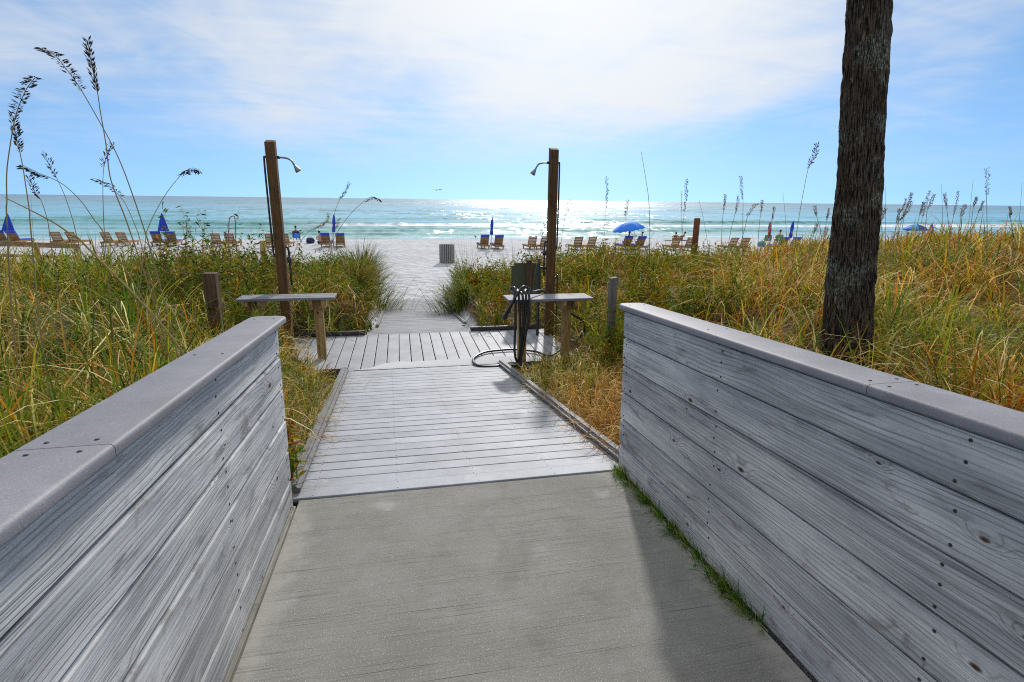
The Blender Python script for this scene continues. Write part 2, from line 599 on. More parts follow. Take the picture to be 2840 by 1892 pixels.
M = {}
M['wall_wood'] = wood('weathered_grey_pine', (0.71, 0.715, 0.72), (0.41, 0.42, 0.445), (0.10, 0.055, 0.032), axis=1, ring=58.0, white=(0.74, 0.74, 0.74))
M['trim_wood'] = wood('raw_edge_pine', (0.46, 0.44, 0.40), (0.24, 0.22, 0.19), (0.07, 0.045, 0.03), axis=1, ring=80.0)
M['cap'] = composite('speckled_grey_cap', (0.235, 0.23, 0.255), 0.16, 1, 0.6)
M['deck'] = composite('sandy_grey_decking', (0.33, 0.345, 0.385), 0.40, 0, 0.6)
M['deck_long'] = composite('sandy_grey_decking_long', (0.32, 0.33, 0.365), 0.35, 1, 0.6)
M['bench'] = composite('grey_bench_board', (0.21, 0.21, 0.235), 0.12, 0, 0.7)
M['curb'] = composite('grey_plastic_curb', (0.17, 0.17, 0.185), 0.10, 1, 0.6)
M['black_curb'] = plain('charcoal_curb', (0.035, 0.037, 0.045), 0.55, 0.2)
M['concrete'] = concrete()
M['post_wood'] = wood('brown_treated_post', (0.17, 0.088, 0.032), (0.085, 0.040, 0.014), (0.05, 0.025, 0.012), axis=2, ring=46.0, across=0)
M['leg_wood'] = wood('tan_treated_timber', (0.52, 0.34, 0.14), (0.36, 0.22, 0.085), (0.09, 0.045, 0.02), axis=2, ring=40.0, across=0)
M['dark_wood'] = wood('dark_brown_post', (0.15, 0.088, 0.048), (0.085, 0.047, 0.025), (0.03, 0.02, 0.012), axis=2, ring=50.0, across=0)
M['grey_post'] = wood('silvered_post', (0.26, 0.24, 0.21), (0.14, 0.125, 0.105), (0.06, 0.05, 0.04), axis=2, ring=50.0, across=0)
M['lounger_wood'] = wood('orange_brown_lounger_wood', (0.46, 0.27, 0.12), (0.33, 0.17, 0.07), (0.12, 0.06, 0.03), axis=0, ring=40.0, across=2)
M['rail_wood'] = wood('walkover_rail_wood', (0.36, 0.24, 0.13), (0.22, 0.13, 0.065), (0.07, 0.04, 0.02), axis=0, ring=40.0, across=2)
M['screw'] = plain('rusty_screw', (0.035, 0.024, 0.018), 0.7, 0.3)
M['ground'] = ground_mat()
M['sand'] = M['ground']
M['water'] = water_mat()
M['grass'] = foliage('dune_grass_blade', 0.38, 0.6, 0.14)
M['leaf'] = foliage('shrub_leaf', 0.45, 0.6, 0.10)
M['oats'] = foliage('sea_oat_straw', 0.12, 0.7, 0.2)
M['pipe'] = plain('dark_pipe', (0.05, 0.05, 0.055), 0.45, 0.2, 30, 0.3)
M['chrome'] = plain('dull_chrome', (0.24, 0.25, 0.28), 0.4, 0.1, 30, 0.9)
M['hose'] = plain('black_rubber_hose', (0.018, 0.019, 0.021), 0.32, 0.2, 40)
M['sign_back'] = plain('olive_panel', (0.085, 0.090, 0.045), 0.55, 0.2, 6)
M['rust_pipe'] = plain('rust_red_pipe', (0.24, 0.075, 0.03), 0.7, 0.35, 9)
M['blue'] = plain('blue_canvas', (0.018, 0.07, 0.50), 0.75, 0.12, 12)
M['bright_blue'] = plain('bright_blue_canvas', (0.02, 0.22, 0.85), 0.7, 0.1, 12)
M['teal'] = plain('teal_cloth', (0.03, 0.30, 0.36), 0.8)
M['cyan'] = plain('cyan_canvas', (0.05, 0.42, 0.72), 0.75)
M['purple'] = plain('violet_canvas', (0.17, 0.09, 0.48), 0.75)
M['green'] = plain('green_webbing', (0.10, 0.34, 0.12), 0.75)
M['lime'] = plain('lime_cloth', (0.28, 0.52, 0.08), 0.8)
M['red'] = plain('red_cloth', (0.52, 0.06, 0.035), 0.8)
M['orange'] = plain('orange_cloth', (0.70, 0.22, 0.05), 0.8)
M['white'] = plain('white_cloth', (0.75, 0.75, 0.74), 0.8)
M['navy'] = plain('navy_cloth', (0.02, 0.03, 0.09), 0.8)
M['skin'] = plain('tanned_skin', (0.42, 0.20, 0.12), 0.55, 0.1, 9)
M['fair_skin'] = plain('fair_skin', (0.58, 0.31, 0.22), 0.55, 0.1, 9)
M['hair'] = plain('dark_hair', (0.02, 0.014, 0.01), 0.6, 0.3, 40)
M['bin_slat'] = plain('grey_bin_slat', (0.27, 0.25, 0.245), 0.7, 0.2, 14)
M['bin_dark'] = plain('bin_liner_dark', (0.03, 0.03, 0.032), 0.8, 0.2)
M['alu'] = plain('aluminium_tube', (0.55, 0.56, 0.57), 0.35, 0.1, 20, 0.8)
M['bird'] = plain('grey_brown_plumage', (0.10, 0.09, 0.08), 0.8)

# ------------------------------------------------------------------ the lie of the land
SLOPE = 0.059                     # the concrete ramp falls towards the beach
RAMP_END = 3.17
DECK_Z0 = -SLOPE * RAMP_END
LAND_Y0, LAND_Y1, LAND_Z = 7.02, 8.98, -0.58
DECK_S = (DECK_Z0 - LAND_Z) / (LAND_Y0 - RAMP_END)
WALK_Y1, WALK_S = 18.6, 0.12
BEACH = -1.75
SEA = -2.25


def sst(x, a, b):
    t = np.clip((x - a) / (b - a), 0, 1)
    return t * t * (3 - 2 * t)


def vnoise(x, y, s, seed=0):
    """cheap smooth noise from a few sines"""
    r = np.random.default_rng(seed)
    o = 0
    for i in range(6):
        a = r.uniform(0, 2 * math.pi)
        f = s * r.uniform(0.6, 1.9)
        o = o + np.sin((x * math.cos(a) + y * math.sin(a)) * f + r.uniform(0, 6.28))
    return o / 6.0


def path_z(y):
    z = np.where(y < RAMP_END, -SLOPE * y - 0.16, 0)
    z = np.where((y >= RAMP_END) & (y < LAND_Y0), DECK_Z0 - DECK_S * (y - RAMP_END) - 0.24, z)
    z = np.where((y >= LAND_Y0) & (y < LAND_Y1), LAND_Z - 0.12, z)
    z = np.where((y >= LAND_Y1), np.maximum(LAND_Z - WALK_S * (y - LAND_Y1) - 0.10, BEACH - 0.03), z)
    return z


def beach_z(x, y):
    return BEACH - 0.75 * sst(y, 44, 62) + 0.03 * vnoise(x, y, 0.5, 3)


def ground_z(x, y):
    x = np.asarray(x, float)
    y = np.asarray(y, float)
    zl = np.interp(y, [-10, 0, 3, 6, 9, 12, 14, 16.5, 19, 22], [0.12, 0.10, 0.05, -0.10, -0.22, -0.28, -0.36, -0.75, -1.45, BEACH])
    zl = zl + 0.26 * sst(-x, 2.4, 4.5) * sst(y, 4.0, 8.0)
    zl = zl + 0.10 * vnoise(x, y, 0.9, 1) + 0.05 * vnoise(x, y, 2.3, 2)
    near = np.interp(y, [-10, 0, 2.4, 3.4, 5, 7, 9, 10.5, 13, 15, 18, 21], [0.2, 0.2, 0.16, -0.1, -0.36, -0.52, -0.60, -0.55, -0.58, -0.74, -1.25, BEACH])
    far = np.interp(y, [-10, 0, 5, 8, 11, 13, 15, 18, 21, 25], [0.38, 0.36, 0.34, 0.16, -0.04, -0.20, -0.42, -0.95, -1.5, BEACH])
    far = far + 0.62 * sst(x, 7.0, 13.0) * sst(y, 26, 12)
    zr = near + (far - near) * sst(x, 2.3, 4.6)
    zr = zr + (0.09 * vnoise(x, y, 0.8, 5) + 0.05 * vnoise(x, y, 2.1, 6)) * sst(x, 1.7, 3.0)
    pz = path_z(y)
    # how far each side the path, the deck and the landing reach
    wl = np.where(y < 3.12, -0.745, np.interp(y, [3.17, 7.02], [-0.70, -0.745]) - 0.01)
    wr = np.where(y < 3.2, 1.49, np.interp(y, [3.17, 7.02], [1.50, 1.265]) + 0.01)
    soft = np.where(y < 3.15, 0.05, np.where(y < 6.9, 0.10, 0.45))
    dz_ = DECK_Z0 - DECK_S * (y - RAMP_END) - 0.03
    bank = (y > 3.1) & (y < 6.9)
    zl = np.where(bank, zl + (dz_ - zl) * sst(-x, 1.45, 0.85), zl)
    zr = np.where(bank, zr + (dz_ - zr) * sst(x, 2.0, 1.55), zr)
    k2 = y > 6.5
    wl = np.where(k2, np.interp(y, [6.5, 6.95, 9.05, 9.9, 10.4], [-0.75, -1.75, -1.75, -0.70, -0.52]), wl)
    wr = np.where(k2, np.interp(y, [6.5, 6.95, 9.05, 9.9, 10.4], [1.31, 2.15, 2.15, 1.40, 1.2]), wr)
    z = np.where(x < 0.35, zl + (pz - zl) * sst(x, wl - soft, wl), zr + (pz - zr) * (1 - sst(x, wr, wr + soft)))
    b = beach_z(x, y)
    k = sst(y, 18.0, 24.0)
    return z * (1 - k) + b * k


def veg_mask(x, y):
    """where plants cover the dune"""
    e = 17.2 + 1.6 * vnoise(x, y * 0, 0.45, 9) + np.clip((x - 6) * 0.25, 0, 3)
    k = 1 - sst(y, e - 1.0, e + 0.8)
    side = np.where(x < 0.35, sst(-x, 0.80, 1.15), sst(x, 1.55, 1.95))
    side2 = np.where(x < 0.35, sst(-x, 0.45, 0.9), sst(x, 1.2, 1.6))
    side = np.where(y > 9.1, side2, side)
    inl = (y > 6.85) & (y < 9.1)
    side3 = np.where(x < 0.35, sst(-x, 1.75, 2.1), sst(x, 2.2, 2.6))
    side = np.where(inl, side3, side)
    return k * side


def build_ground():
    xs = np.concatenate([np.array([-4000, -1500, -600, -300, -160, -100, -70, -50, -38, -30, -24, -20]),
                         np.arange(-17, -4, 0.3), np.arange(-4, -1.2, 0.14), np.arange(-1.2, -0.6, 0.04), np.arange(-0.6, 1.3, 0.14),
                         np.arange(1.3, 1.9, 0.04), np.arange(1.9, 5.0, 0.14), np.arange(5.0, 20, 0.3),
                         np.array([20.5, 22, 25, 30, 38, 50, 70, 100, 160, 300, 600, 1500, 4000])])
    ys = np.concatenate([np.array([-3000, -800, -200, -60, -25, -12, -7, -4, -2]), np.arange(-1, 3.0, 0.16), np.arange(3.0, 3.4, 0.05),
                         np.arange(3.4, 6.8, 0.16), np.arange(6.8, 7.1, 0.05), np.arange(7.1, 8.9, 0.16), np.arange(8.9, 9.2, 0.05), np.arange(9.2, 24, 0.2),
                         np.arange(24, 66, 0.5), np.array([70, 80, 120, 300])])
    X, Y = np.meshgrid(xs, ys)
    Z = ground_z(X, Y)
    Z = np.where(Y > 62, SEA - 0.25 - (Y - 62) * 0.02, Z)
    nx, ny = len(xs), len(ys)
    V = np.stack([X.ravel(), Y.ravel(), Z.ravel()], 1)
    i = np.arange(ny - 1)[:, None] * nx + np.arange(nx - 1)[None, :]
    a, b, c, d = i, i + 1, i + nx + 1, i + nx
    T = np.concatenate([np.stack([a, b, c], -1).reshape(-1, 3), np.stack([a, c, d], -1).reshape(-1, 3)])
    lit = veg_mask(X, Y) * (1 - 0.35 * sst(Y, 11, 17))
    lit = np.where(Y < -1.5, 0.0, lit)  # unseen ground behind the camera kept as pale sand, to bounce light forward
    wet = sst(Z, -2.02, -2.22) * (Y > 30)
    C = np.stack([lit.ravel(), wet.ravel(), lit.ravel() * 0, np.ones(V.shape[0])], 1)
    o = link('ground', np_mesh(V, T, C, True), M['ground'])
    tag(o, kind='structure')


build_ground()


def build_sea():
    ys = np.concatenate([np.arange(52, 118, 0.3), np.arange(118, 200, 1.2), np.geomspace(200, 24000, 60)])
    xs = np.concatenate([-np.geomspace(140, 30000, 14)[::-1], np.arange(-130, 170, 1.0), np.geomspace(180, 30000, 14)])
    X, Y = np.meshgrid(xs, ys)
    Z = np.full_like(X, SEA)
    foam = np.zeros_like(X)
    crest = np.zeros_like(X)
    rr = np.random.default_rng(4)
    # breaker lines: (distance, height, width, along-shore noise scale, seed, foam)
    for (y0, h, wd, s, seed, fo) in ((61.5, 0.20, 1.2, 0.045, 31, 0.15), (67.5, 0.36, 1.5, 0.035, 32, 0.1), (74.0, 0.30, 1.5, 0.03, 37, 0.0), (84.0, 0.62, 1.7, 0.022, 33, 0.95),
                                     (96.0, 0.55, 2.0, 0.028, 34, 0.08), (110.0, 0.45, 2.4, 0.03, 35, 0.0)):
        yc = y0 + 2.6 * vnoise(X, 0 * X, s, seed) + 0.5 * vnoise(X, 0 * X, s * 7, seed + 50)
        amp = np.clip(0.45 + 0.9 * vnoise(X, 0 * X, s * 1.6, seed + 20), 0, 1)
        dy = Y - yc
        prof = np.where(dy < 0, np.exp(-(dy / (wd * 0.55)) ** 2), np.exp(-(dy / (wd * 1.6)) ** 2))
        Z += h * amp * prof
        face = np.exp(-((dy + wd * 0.35) / (wd * 0.6)) ** 2) * amp
        crest = np.maximum(crest, face)
        if fo > 0:
            on = sst(vnoise(X, 0 * X, s * 1.3, seed + 70), -0.25, 0.15) if fo > 0.5 else sst(vnoise(X, 0 * X, s * 2.2, seed + 70), 0.15, 0.5)
            foam = np.maximum(foam, fo * on * np.exp(-((dy + wd * 0.75) / (wd * 0.8)) ** 2))
    # swash at the water's edge
    edge = 57.5 + 1.2 * vnoise(X, 0 * X, 0.08, 77)
    foam = np.maximum(foam, 0.55 * np.exp(-((Y - edge) / 0.7) ** 2))
    Z += 0.05 * vnoise(X, Y, 0.8, 41) * np.exp(-(Y - 52) / 200)
    V = np.stack([X.ravel(), Y.ravel(), Z.ravel()], 1)
    nx, ny = len(xs), len(ys)
    i = np.arange(ny - 1)[:, None] * nx + np.arange(nx - 1)[None, :]
    a, b, c, d = i, i + 1, i + nx + 1, i + nx
    T = np.concatenate([np.stack([a, b, c], -1).reshape(-1, 3), np.stack([a, c, d], -1).reshape(-1, 3)])
    C = np.stack([foam.ravel(), crest.ravel(), foam.ravel() * 0, np.ones(V.shape[0])], 1)
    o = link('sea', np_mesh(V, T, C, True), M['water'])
    tag(o, kind='structure')


build_sea()

# ------------------------------------------------------------------ concrete ramp and its two board walls
RA = -math.atan(SLOPE)
me = box_mesh(2.085, 6.2, 0.14, 0.006)
o = link('concrete_ramp', me, M['concrete'], None, (0.3725, 0.06, -SLOPE * 0.06 - 0.07), (RA, 0, 0))
tag(o, kind='structure')

SCREW = tube([(0, 0, -0.001), (0, 0, 0.0014)], 0.0052, 8)
BOARD_H = 0.180
PITCH = 0.187
wall_board = {}


def board_mesh(L):
    bm = bmesh.new()
    add_box(bm, 0.038, L, BOARD_H)
    bmesh.ops.bevel(bm, geom=[e for e in bm.edges if abs(e.verts[0].co.y - e.verts[1].co.y) > 0.1], offset=0.009, segments=2, affect='EDGES')
    return bm_mesh(bm)


def cap_mesh(w, L, t=0.036, round_far=True):
    """bullnosed cap board, local X across, Y along, far end with rounded corners"""
    prof = []
    r = 0.0125
    for (cx_, cz_, a0) in ((-w / 2 + r, t / 2 - r, 90), (-w / 2 + r, -t / 2 + r * 0.7, 180), (w / 2 - r, -t / 2 + r * 0.7, 270), (w / 2 - r, t / 2 - r, 0)):
        for k in range(5):
            a = R(a0 + 90 * k / 4)
            rz_ = r if cz_ > 0 else r * 0.7
            prof.append((cx_ + r * math.cos(a), cz_ + rz_ * math.sin(a)))
    verts, faces = [], []
    rows = [(-L / 2, 1.0), (L / 2 - 0.05, 1.0)]
    if round_far:
        for k in range(1, 6):
            a = (math.pi / 2) * k / 5
            rows.append((L / 2 - 0.05 + 0.05 * math.sin(a), 1.0 - (0.05 * (1 - math.cos(a))) / (w / 2)))
    else:
        rows.append((L / 2, 1.0))
    n = len(prof)
    for (y, s) in rows:
        for (x, z) in prof:
            verts.append((x * s, y, z))
    for i in range(len(rows) - 1):
        for k in range(n):
            k2 = (k + 1) % n
            faces.append((i * n + k, i * n + k2, (i + 1) * n + k2, (i + 1) * n + k))
    faces.append(tuple(range(n - 1, -1, -1)))
    faces.append(tuple(range((len(rows) - 1) * n, len(rows) * n)))
    me = mesh(verts, faces)
    me.polygons.foreach_set('use_smooth', [True] * len(me.polygons))
    me.set_sharp_from_angle(angle=R(38))
    return me


def screw_on(parent, x, y, z, side):
    return link('screw', SCREW, M['screw'], parent, (x, y, z), (0, side * math.pi / 2, 0))


def build_wall(name, label, xin, side, y1, seam_y, cols, cap_in, cap_out):
    """side +1: the wall's inner face looks to +X (left wall)"""
    root = empty(name, (0, 0, 0), 0, label, 'wall')
    root.rotation_euler = (RA, 0, 0)
    y0 = -1.3
    L = y1 - y0
    me = board_mesh(L)
    for i in range(6):
        z = 1.109 - PITCH * (i + 0.5)
        p = link('plank', me, M['wall_wood'], root, (xin - side * 0.019 + random.uniform(-0.0015, 0.0015), (y0 + y1) / 2 + random.uniform(-0.004, 0.004), z), (0, random.uniform(-0.006, 0.006), 0))
        for yc in cols:
            for dz in (-0.062, 0.0, 0.062) if i % 2 == 0 else (-0.055, 0.05):
                screw_on(p, side * 0.0195, yc - (y0 + y1) / 2 + random.uniform(-0.012, 0.012), dz + random.uniform(-0.006, 0.006), side)
    # unseen outer boards, added so the gaps between the inner planks stay dark
    for i in range(6):
        link('plank', me, M['wall_wood'], root, (xin - side * (0.038 + 0.093 + 0.019), (y0 + y1) / 2, 1.109 - PITCH * (i + 0.5)))
    # posts behind the boards
    pm = box_mesh(0.089, 0.089, 1.30, 0.004)
    for yc in cols:
        link('post', pm, M['leg_wood'], root, (xin - side * (0.038 + 0.0465), yc, 0.458))
    # cap in two lengths
    w = abs(cap_out - cap_in)
    xc = (cap_in + cap_out) / 2
    far = link('cap_board', cap_mesh(w, y1 + 0.06 - seam_y - 0.0015), M['cap'], root, (xc, (y1 + 0.06 + seam_y + 0.0015) / 2, 1.109 + 0.0185))
    near = link('cap_board', cap_mesh(w, seam_y - 0.0015 - y0, round_far=False), M['cap'], root, (xc, (seam_y - 0.0015 + y0) / 2, 1.109 + 0.0185))
    for (cb, yy) in ((far, seam_y + 0.035), (near, seam_y - 0.035), (far, y1 - 0.05), (far, (seam_y + y1) / 2)):
        for dx in (-0.05, 0.05):
            s = link('screw', SCREW, M['screw'], cb, (dx, yy - cb.location.y, 0.0182), (0, 0, 0))
    return root


wl = build_wall('board_wall', 'left grey plank wall with rounded cap, lit by the sun', -0.69, 1, 3.09, 1.20, (3.03, 2.02, 0.80, -0.6), -0.643, -0.845)
wr = build_wall('board_wall', 'right grey plank wall with rounded cap, in front of the palm trunk', 1.434, -1, 3.22, 1.27, (3.16, 2.10, 0.98, -0.6), 1.402, 1.592)
st = link('base_strip', box_mesh(0.022, 4.3, 0.05, 0.004), M['trim_wood'], wl, (-0.681 + 0.004, 0.90, 0.0))

# ------------------------------------------------------------------ boardwalk of crosswise boards
def edge_l(y):
    return np.interp(y, [3.17, 7.02], [-0.70, -0.745])


def edge_r(y):
    return np.interp(y, [3.17, 7.02], [1.50, 1.265])


def rounded_board(L, w, t, bev=0.006):
    return box_mesh(L, w, t, bev, 2)


def screw_dots(pts, mat, parent, name='screw_heads'):
    bm = bmesh.new()
    for p in pts:
        bmesh.ops.create_circle(bm, cap_ends=True, radius=0.0042, segments=6, matrix=Matrix.Translation(p))
    o = link(name, bm_mesh(bm), mat, parent)
    o['kind'] = 'stuff'
    return o


DA = -math.atan(DECK_S)
bw = empty('boardwalk', (0, RAMP_END, DECK_Z0), 0, 'grey boardwalk ramp of crosswise boards below the concrete', 'boardwalk')
bw.rotation_euler = (DA, 0, 0)
LD = (LAND_Y0 - RAMP_END) / math.cos(DA)
NB = 26
pit = LD / NB
dots = []
for i in range(NB):
    yc = (i + 0.5) * pit
    wy = RAMP_END + yc
    xl, xr = float(edge_l(wy)) - 0.03, float(edge_r(wy)) + 0.03
    L = xr - xl
    me = rounded_board(L, pit - (0.0105 if i else 0.005), 0.026)
    zz = random.uniform(-0.0012, 0.0012) + (0.006 if i == 0 else 0)
    link('board', me, M['deck'], bw, ((xl + xr) / 2, yc, zz - 0.013), (random.uniform(-0.003, 0.003), 0, random.uniform(-0.0015, 0.0015)))
    for fx in (0.06, 0.29, 0.52, 0.75, 0.95):
        for dy in (-0.045, 0.045):
            dots.append((xl + L * fx + random.uniform(-0.006, 0.006), yc + dy, zz + 0.0011))
screw_dots(dots, M['screw'], bw)
jo = box_mesh(0.04, LD - 0.06, 0.12, 0)
for x in (-0.55, 0.0, 0.55, 1.1):
    link('joist', jo, M['leg_wood'], bw, (x, LD / 2, -0.09))


def curb(name, p0, p1, w, h, mat, parent, r=0.016):
    p0, p1 = Vector(p0), Vector(p1)
    L = (p1 - p0).length
    bm = bmesh.new()
    add_box(bm, w, L, h)
    bmesh.ops.bevel(bm, geom=[e for e in bm.edges if abs(e.verts[0].co.y - e.verts[1].co.y) > 0.01], offset=r, segments=3, affect='EDGES')
    bmesh.ops.bevel(bm, geom=[e for e in bm.edges if abs(e.verts[0].co.y - e.verts[1].co.y) < 0.001 and e.calc_length() > 0.02], offset=0.004, segments=1, affect='EDGES')
    me = bm_mesh(bm)
    o = link(name, me, mat, parent, (p0 + p1) / 2)
    d = (p1 - p0).normalized()
    o.rotation_euler = (math.asin(d.z), 0, -math.atan2(d.x, d.y))
    return o


for (k, xs_) in (('l', edge_l), ('r', edge_r)):
    sg = -1 if k == 'l' else 1
    for (a, b_) in ((3.24, 5.05), (5.054, 6.98)):
        curb('curb', (float(xs_(a)) + sg * 0.02, a - RAMP_END, 0.034), (float(xs_(b_)) + sg * 0.02, b_ - RAMP_END, 0.034), 0.098, 0.072, M['curb'], bw, 0.026)

# ------------------------------------------------------------------ landing of lengthwise boards
ld = empty('landing_deck', (0, LAND_Y0, LAND_Z), 0, 'level landing deck of lengthwise grey boards between the two benches', 'deck')
LL = LAND_Y1 - LAND_Y0 - 0.01
lb = box_mesh(0.157, LL, 0.028, 0.006, 2)
dots = []
x = -0.58 - 0.168 * 8
i = 0
while x < 2.35:
    zz = random.uniform(-0.001, 0.001)
    link('board', lb, M['deck_long'], ld, (x + 0.084, LL / 2 + 0.005, zz - 0.014), (0, random.uniform(-0.004, 0.004), random.uniform(-0.001, 0.001)))
    for yy in (0.12, 0.55, 1.0, 1.45, 1.86):
        for dx in (-0.05, 0.05):
            dots.append((x + 0.084 + dx, yy + random.uniform(-0.006, 0.006), zz + 0.0011))
    x += 0.168
screw_dots(dots, M['screw'], ld)
for yy in (0.12, 0.98, 1.86):
    link('joist', box_mesh(4.2, 0.04, 0.1, 0), M['leg_wood'], ld, (0.18, yy, -0.08))
curb('curb', (-1.92, 1.99, 0.035), (-0.62, 1.99, 0.035), 0.09, 0.07, M['black_curb'], ld)
curb('curb', (1.13, 1.99, 0.035), (2.3, 1.99, 0.035), 0.09, 0.07, M['black_curb'], ld)
curb('curb', (-1.9, -0.03, 0.0), (-0.80, -0.03, 0.0), 0.05, 0.10, M['black_curb'], ld)
curb('curb', (1.40, -0.03, -0.02), (2.3, -0.03, -0.02), 0.05, 0.10, M['black_curb'], ld)

# drift of white sand on the front of the landing
n = 160
top, vs, fs = [], [], []
xs = np.linspace(-0.66, 1.95, n)
ye = 0.36 + 0.05 * vnoise(xs, 0 * xs, 17.0, 14) + 0.07 * vnoise(xs, 0 * xs, 8.0, 12) + 0.12 * vnoise(xs, 0 * xs, 2.5, 13) - 0.33 * sst(xs, 0.0, -0.66) - 0.2 * sst(xs, 1.3, 1.95)
for j in range(9):
    t = j / 8
    for x_, e_ in zip(xs, ye):
        yv = 0.012 + max(0.03, e_) * t
        vs.append((x_, yv, 0.0015 + 0.007 * math.sqrt(max(0.0, 1 - t)) * min(1, 6 * t + 0.2) + 0.0012 * math.sin(x_ * 40 + yv * 70)))
for j in range(8):
    for i in range(n - 1):
        fs.append((j * n + i, j * n + i + 1, (j + 1) * n + i + 1, (j + 1) * n + i))
o = link('sand_drift', mesh([(v[0], v[1] + LAND_Y0, v[2] + LAND_Z) for v in vs], fs, True), None)
sd, w_, b_, _ = new_mat('blown_white_sand')
co_ = w_.n('ShaderNodeTexCoord').outputs['Object']
w_.put(b_.inputs['Base Color'], w_.mix(w_.noise(co_, 200.0, 2.0), (0.50, 0.505, 0.52), (0.62, 0.625, 0.64)))
b_.inputs['Roughness'].default_value = 0.9
bump(w_, b_, w_.noise(co_, 60.0, 3.0), 0.3, 0.004)
o.data.materials.append(sd)
tag(o, 'thin drift of white sand along the front of the landing deck', 'sand', None, 'stuff')

# ------------------------------------------------------------------ lower walkway down to the sand
WA = -math.atan(WALK_S)
wk = empty('lower_walkway', (0, LAND_Y1, LAND_Z), 0, 'sand-dusted board walkway sloping from the landing to the beach', 'boardwalk')
wk.rotation_euler = (WA, 0, 0)
LW = (WALK_Y1 - LAND_Y1) / math.cos(WA)
NW = 66
pw = LW / NW
wbm = [box_mesh(1.62, pw - 0.012, 0.026, 0.004)]
M['walk'] = composite('sanded_walkway_board', (0.26, 0.268, 0.295), 0.25, 0, 0.75)
for i in range(NW):
    zz = random.uniform(-0.002, 0.002)
    if i < 7:
        L = 1.72 - 0.012 * i
        me = box_mesh(L, pw - 0.012, 0.026, 0.004)
    else:
        me = wbm[0]
    link('board', me, M['walk'], wk, (0.35 - (0.09 if i < 7 else 0.0) + random.uniform(-0.004, 0.004), (i + 0.5) * pw, zz - 0.013), (random.uniform(-0.004, 0.004), 0, 0))
for x in (-0.46, 1.16):
    curb('curb', (x - 0.02 if x < 0 else x + 0.02, 1.2, 0.02), (x - 0.02 if x < 0 else x + 0.02, LW - 1.5, 0.02), 0.06, 0.06, M['curb'], wk)

# ------------------------------------------------------------------ rinse benches
def bracket_mesh(L, h, t):
    """plank on edge along Y with clipped lower ends"""
    c = 0.075
    p = [(-L / 2, h / 2), (L / 2, h / 2), (L / 2, -h / 2 + c), (L / 2 - c * 0.8, -h / 2), (-L / 2 + c * 0.8, -h / 2), (-L / 2, -h / 2 + c)]
    v = [(-t / 2, y, z) for (y, z) in p] + [(t / 2, y, z) for (y, z) in p]
    n = 6
    f = [tuple(range(n)), tuple(range(2 * n - 1, n - 1, -1))]
    for k in range(n):
        k2 = (k + 1) % n
        f.append((k, n + k, n + k2, k2))
    bm = bmesh.new()
    me = mesh(v, f)
    bm.from_mesh(me)
    bmesh.ops.recalc_face_normals(bm, faces=bm.faces[:])
    return bm_mesh(bm)


def bench(label, x0, x1, y0, depth, ztop, legs, boards, rz=0.0):
    root = empty('rinse_bench', ((x0 + x1) / 2, y0 + depth / 2, LAND_Z), rz, label, 'bench')
    H = ztop - LAND_Z
    L = x1 - x0
    bwid = depth / boards
    bmh = box_mesh(L, bwid - (0.006 if boards > 1 else 0), 0.034, 0.006, 2)
    for i in range(boards):
        link('top_board', bmh, M['bench'], root, (0, -depth / 2 + bwid * (i + 0.5), H - 0.017))
    br = bracket_mesh(depth - 0.03, 0.14, 0.04)
    for lx in legs:
        link('leg', box_mesh(0.115, 0.09, H - 0.036 + 0.3, 0.005), M['leg_wood'], root, (lx, 0.0, (H - 0.036 - 0.3) / 2))
        for s in (-1, 1):
            link('bracket', br, M['leg_wood'], root, (lx + s * (0.0575 + 0.021), 0, H - 0.036 - 0.07))
    return root


bench('left rinse bench of three grey slats on tan T-shaped legs', -2.13, -0.895, 7.52, 0.36, 0.315, (-0.42, 0.38), 3)
bench('right rinse bench with a single grey top and a black hose over it', 1.37, 2.55, 6.88, 0.40, 0.335, (-0.36, 0.27), 1)

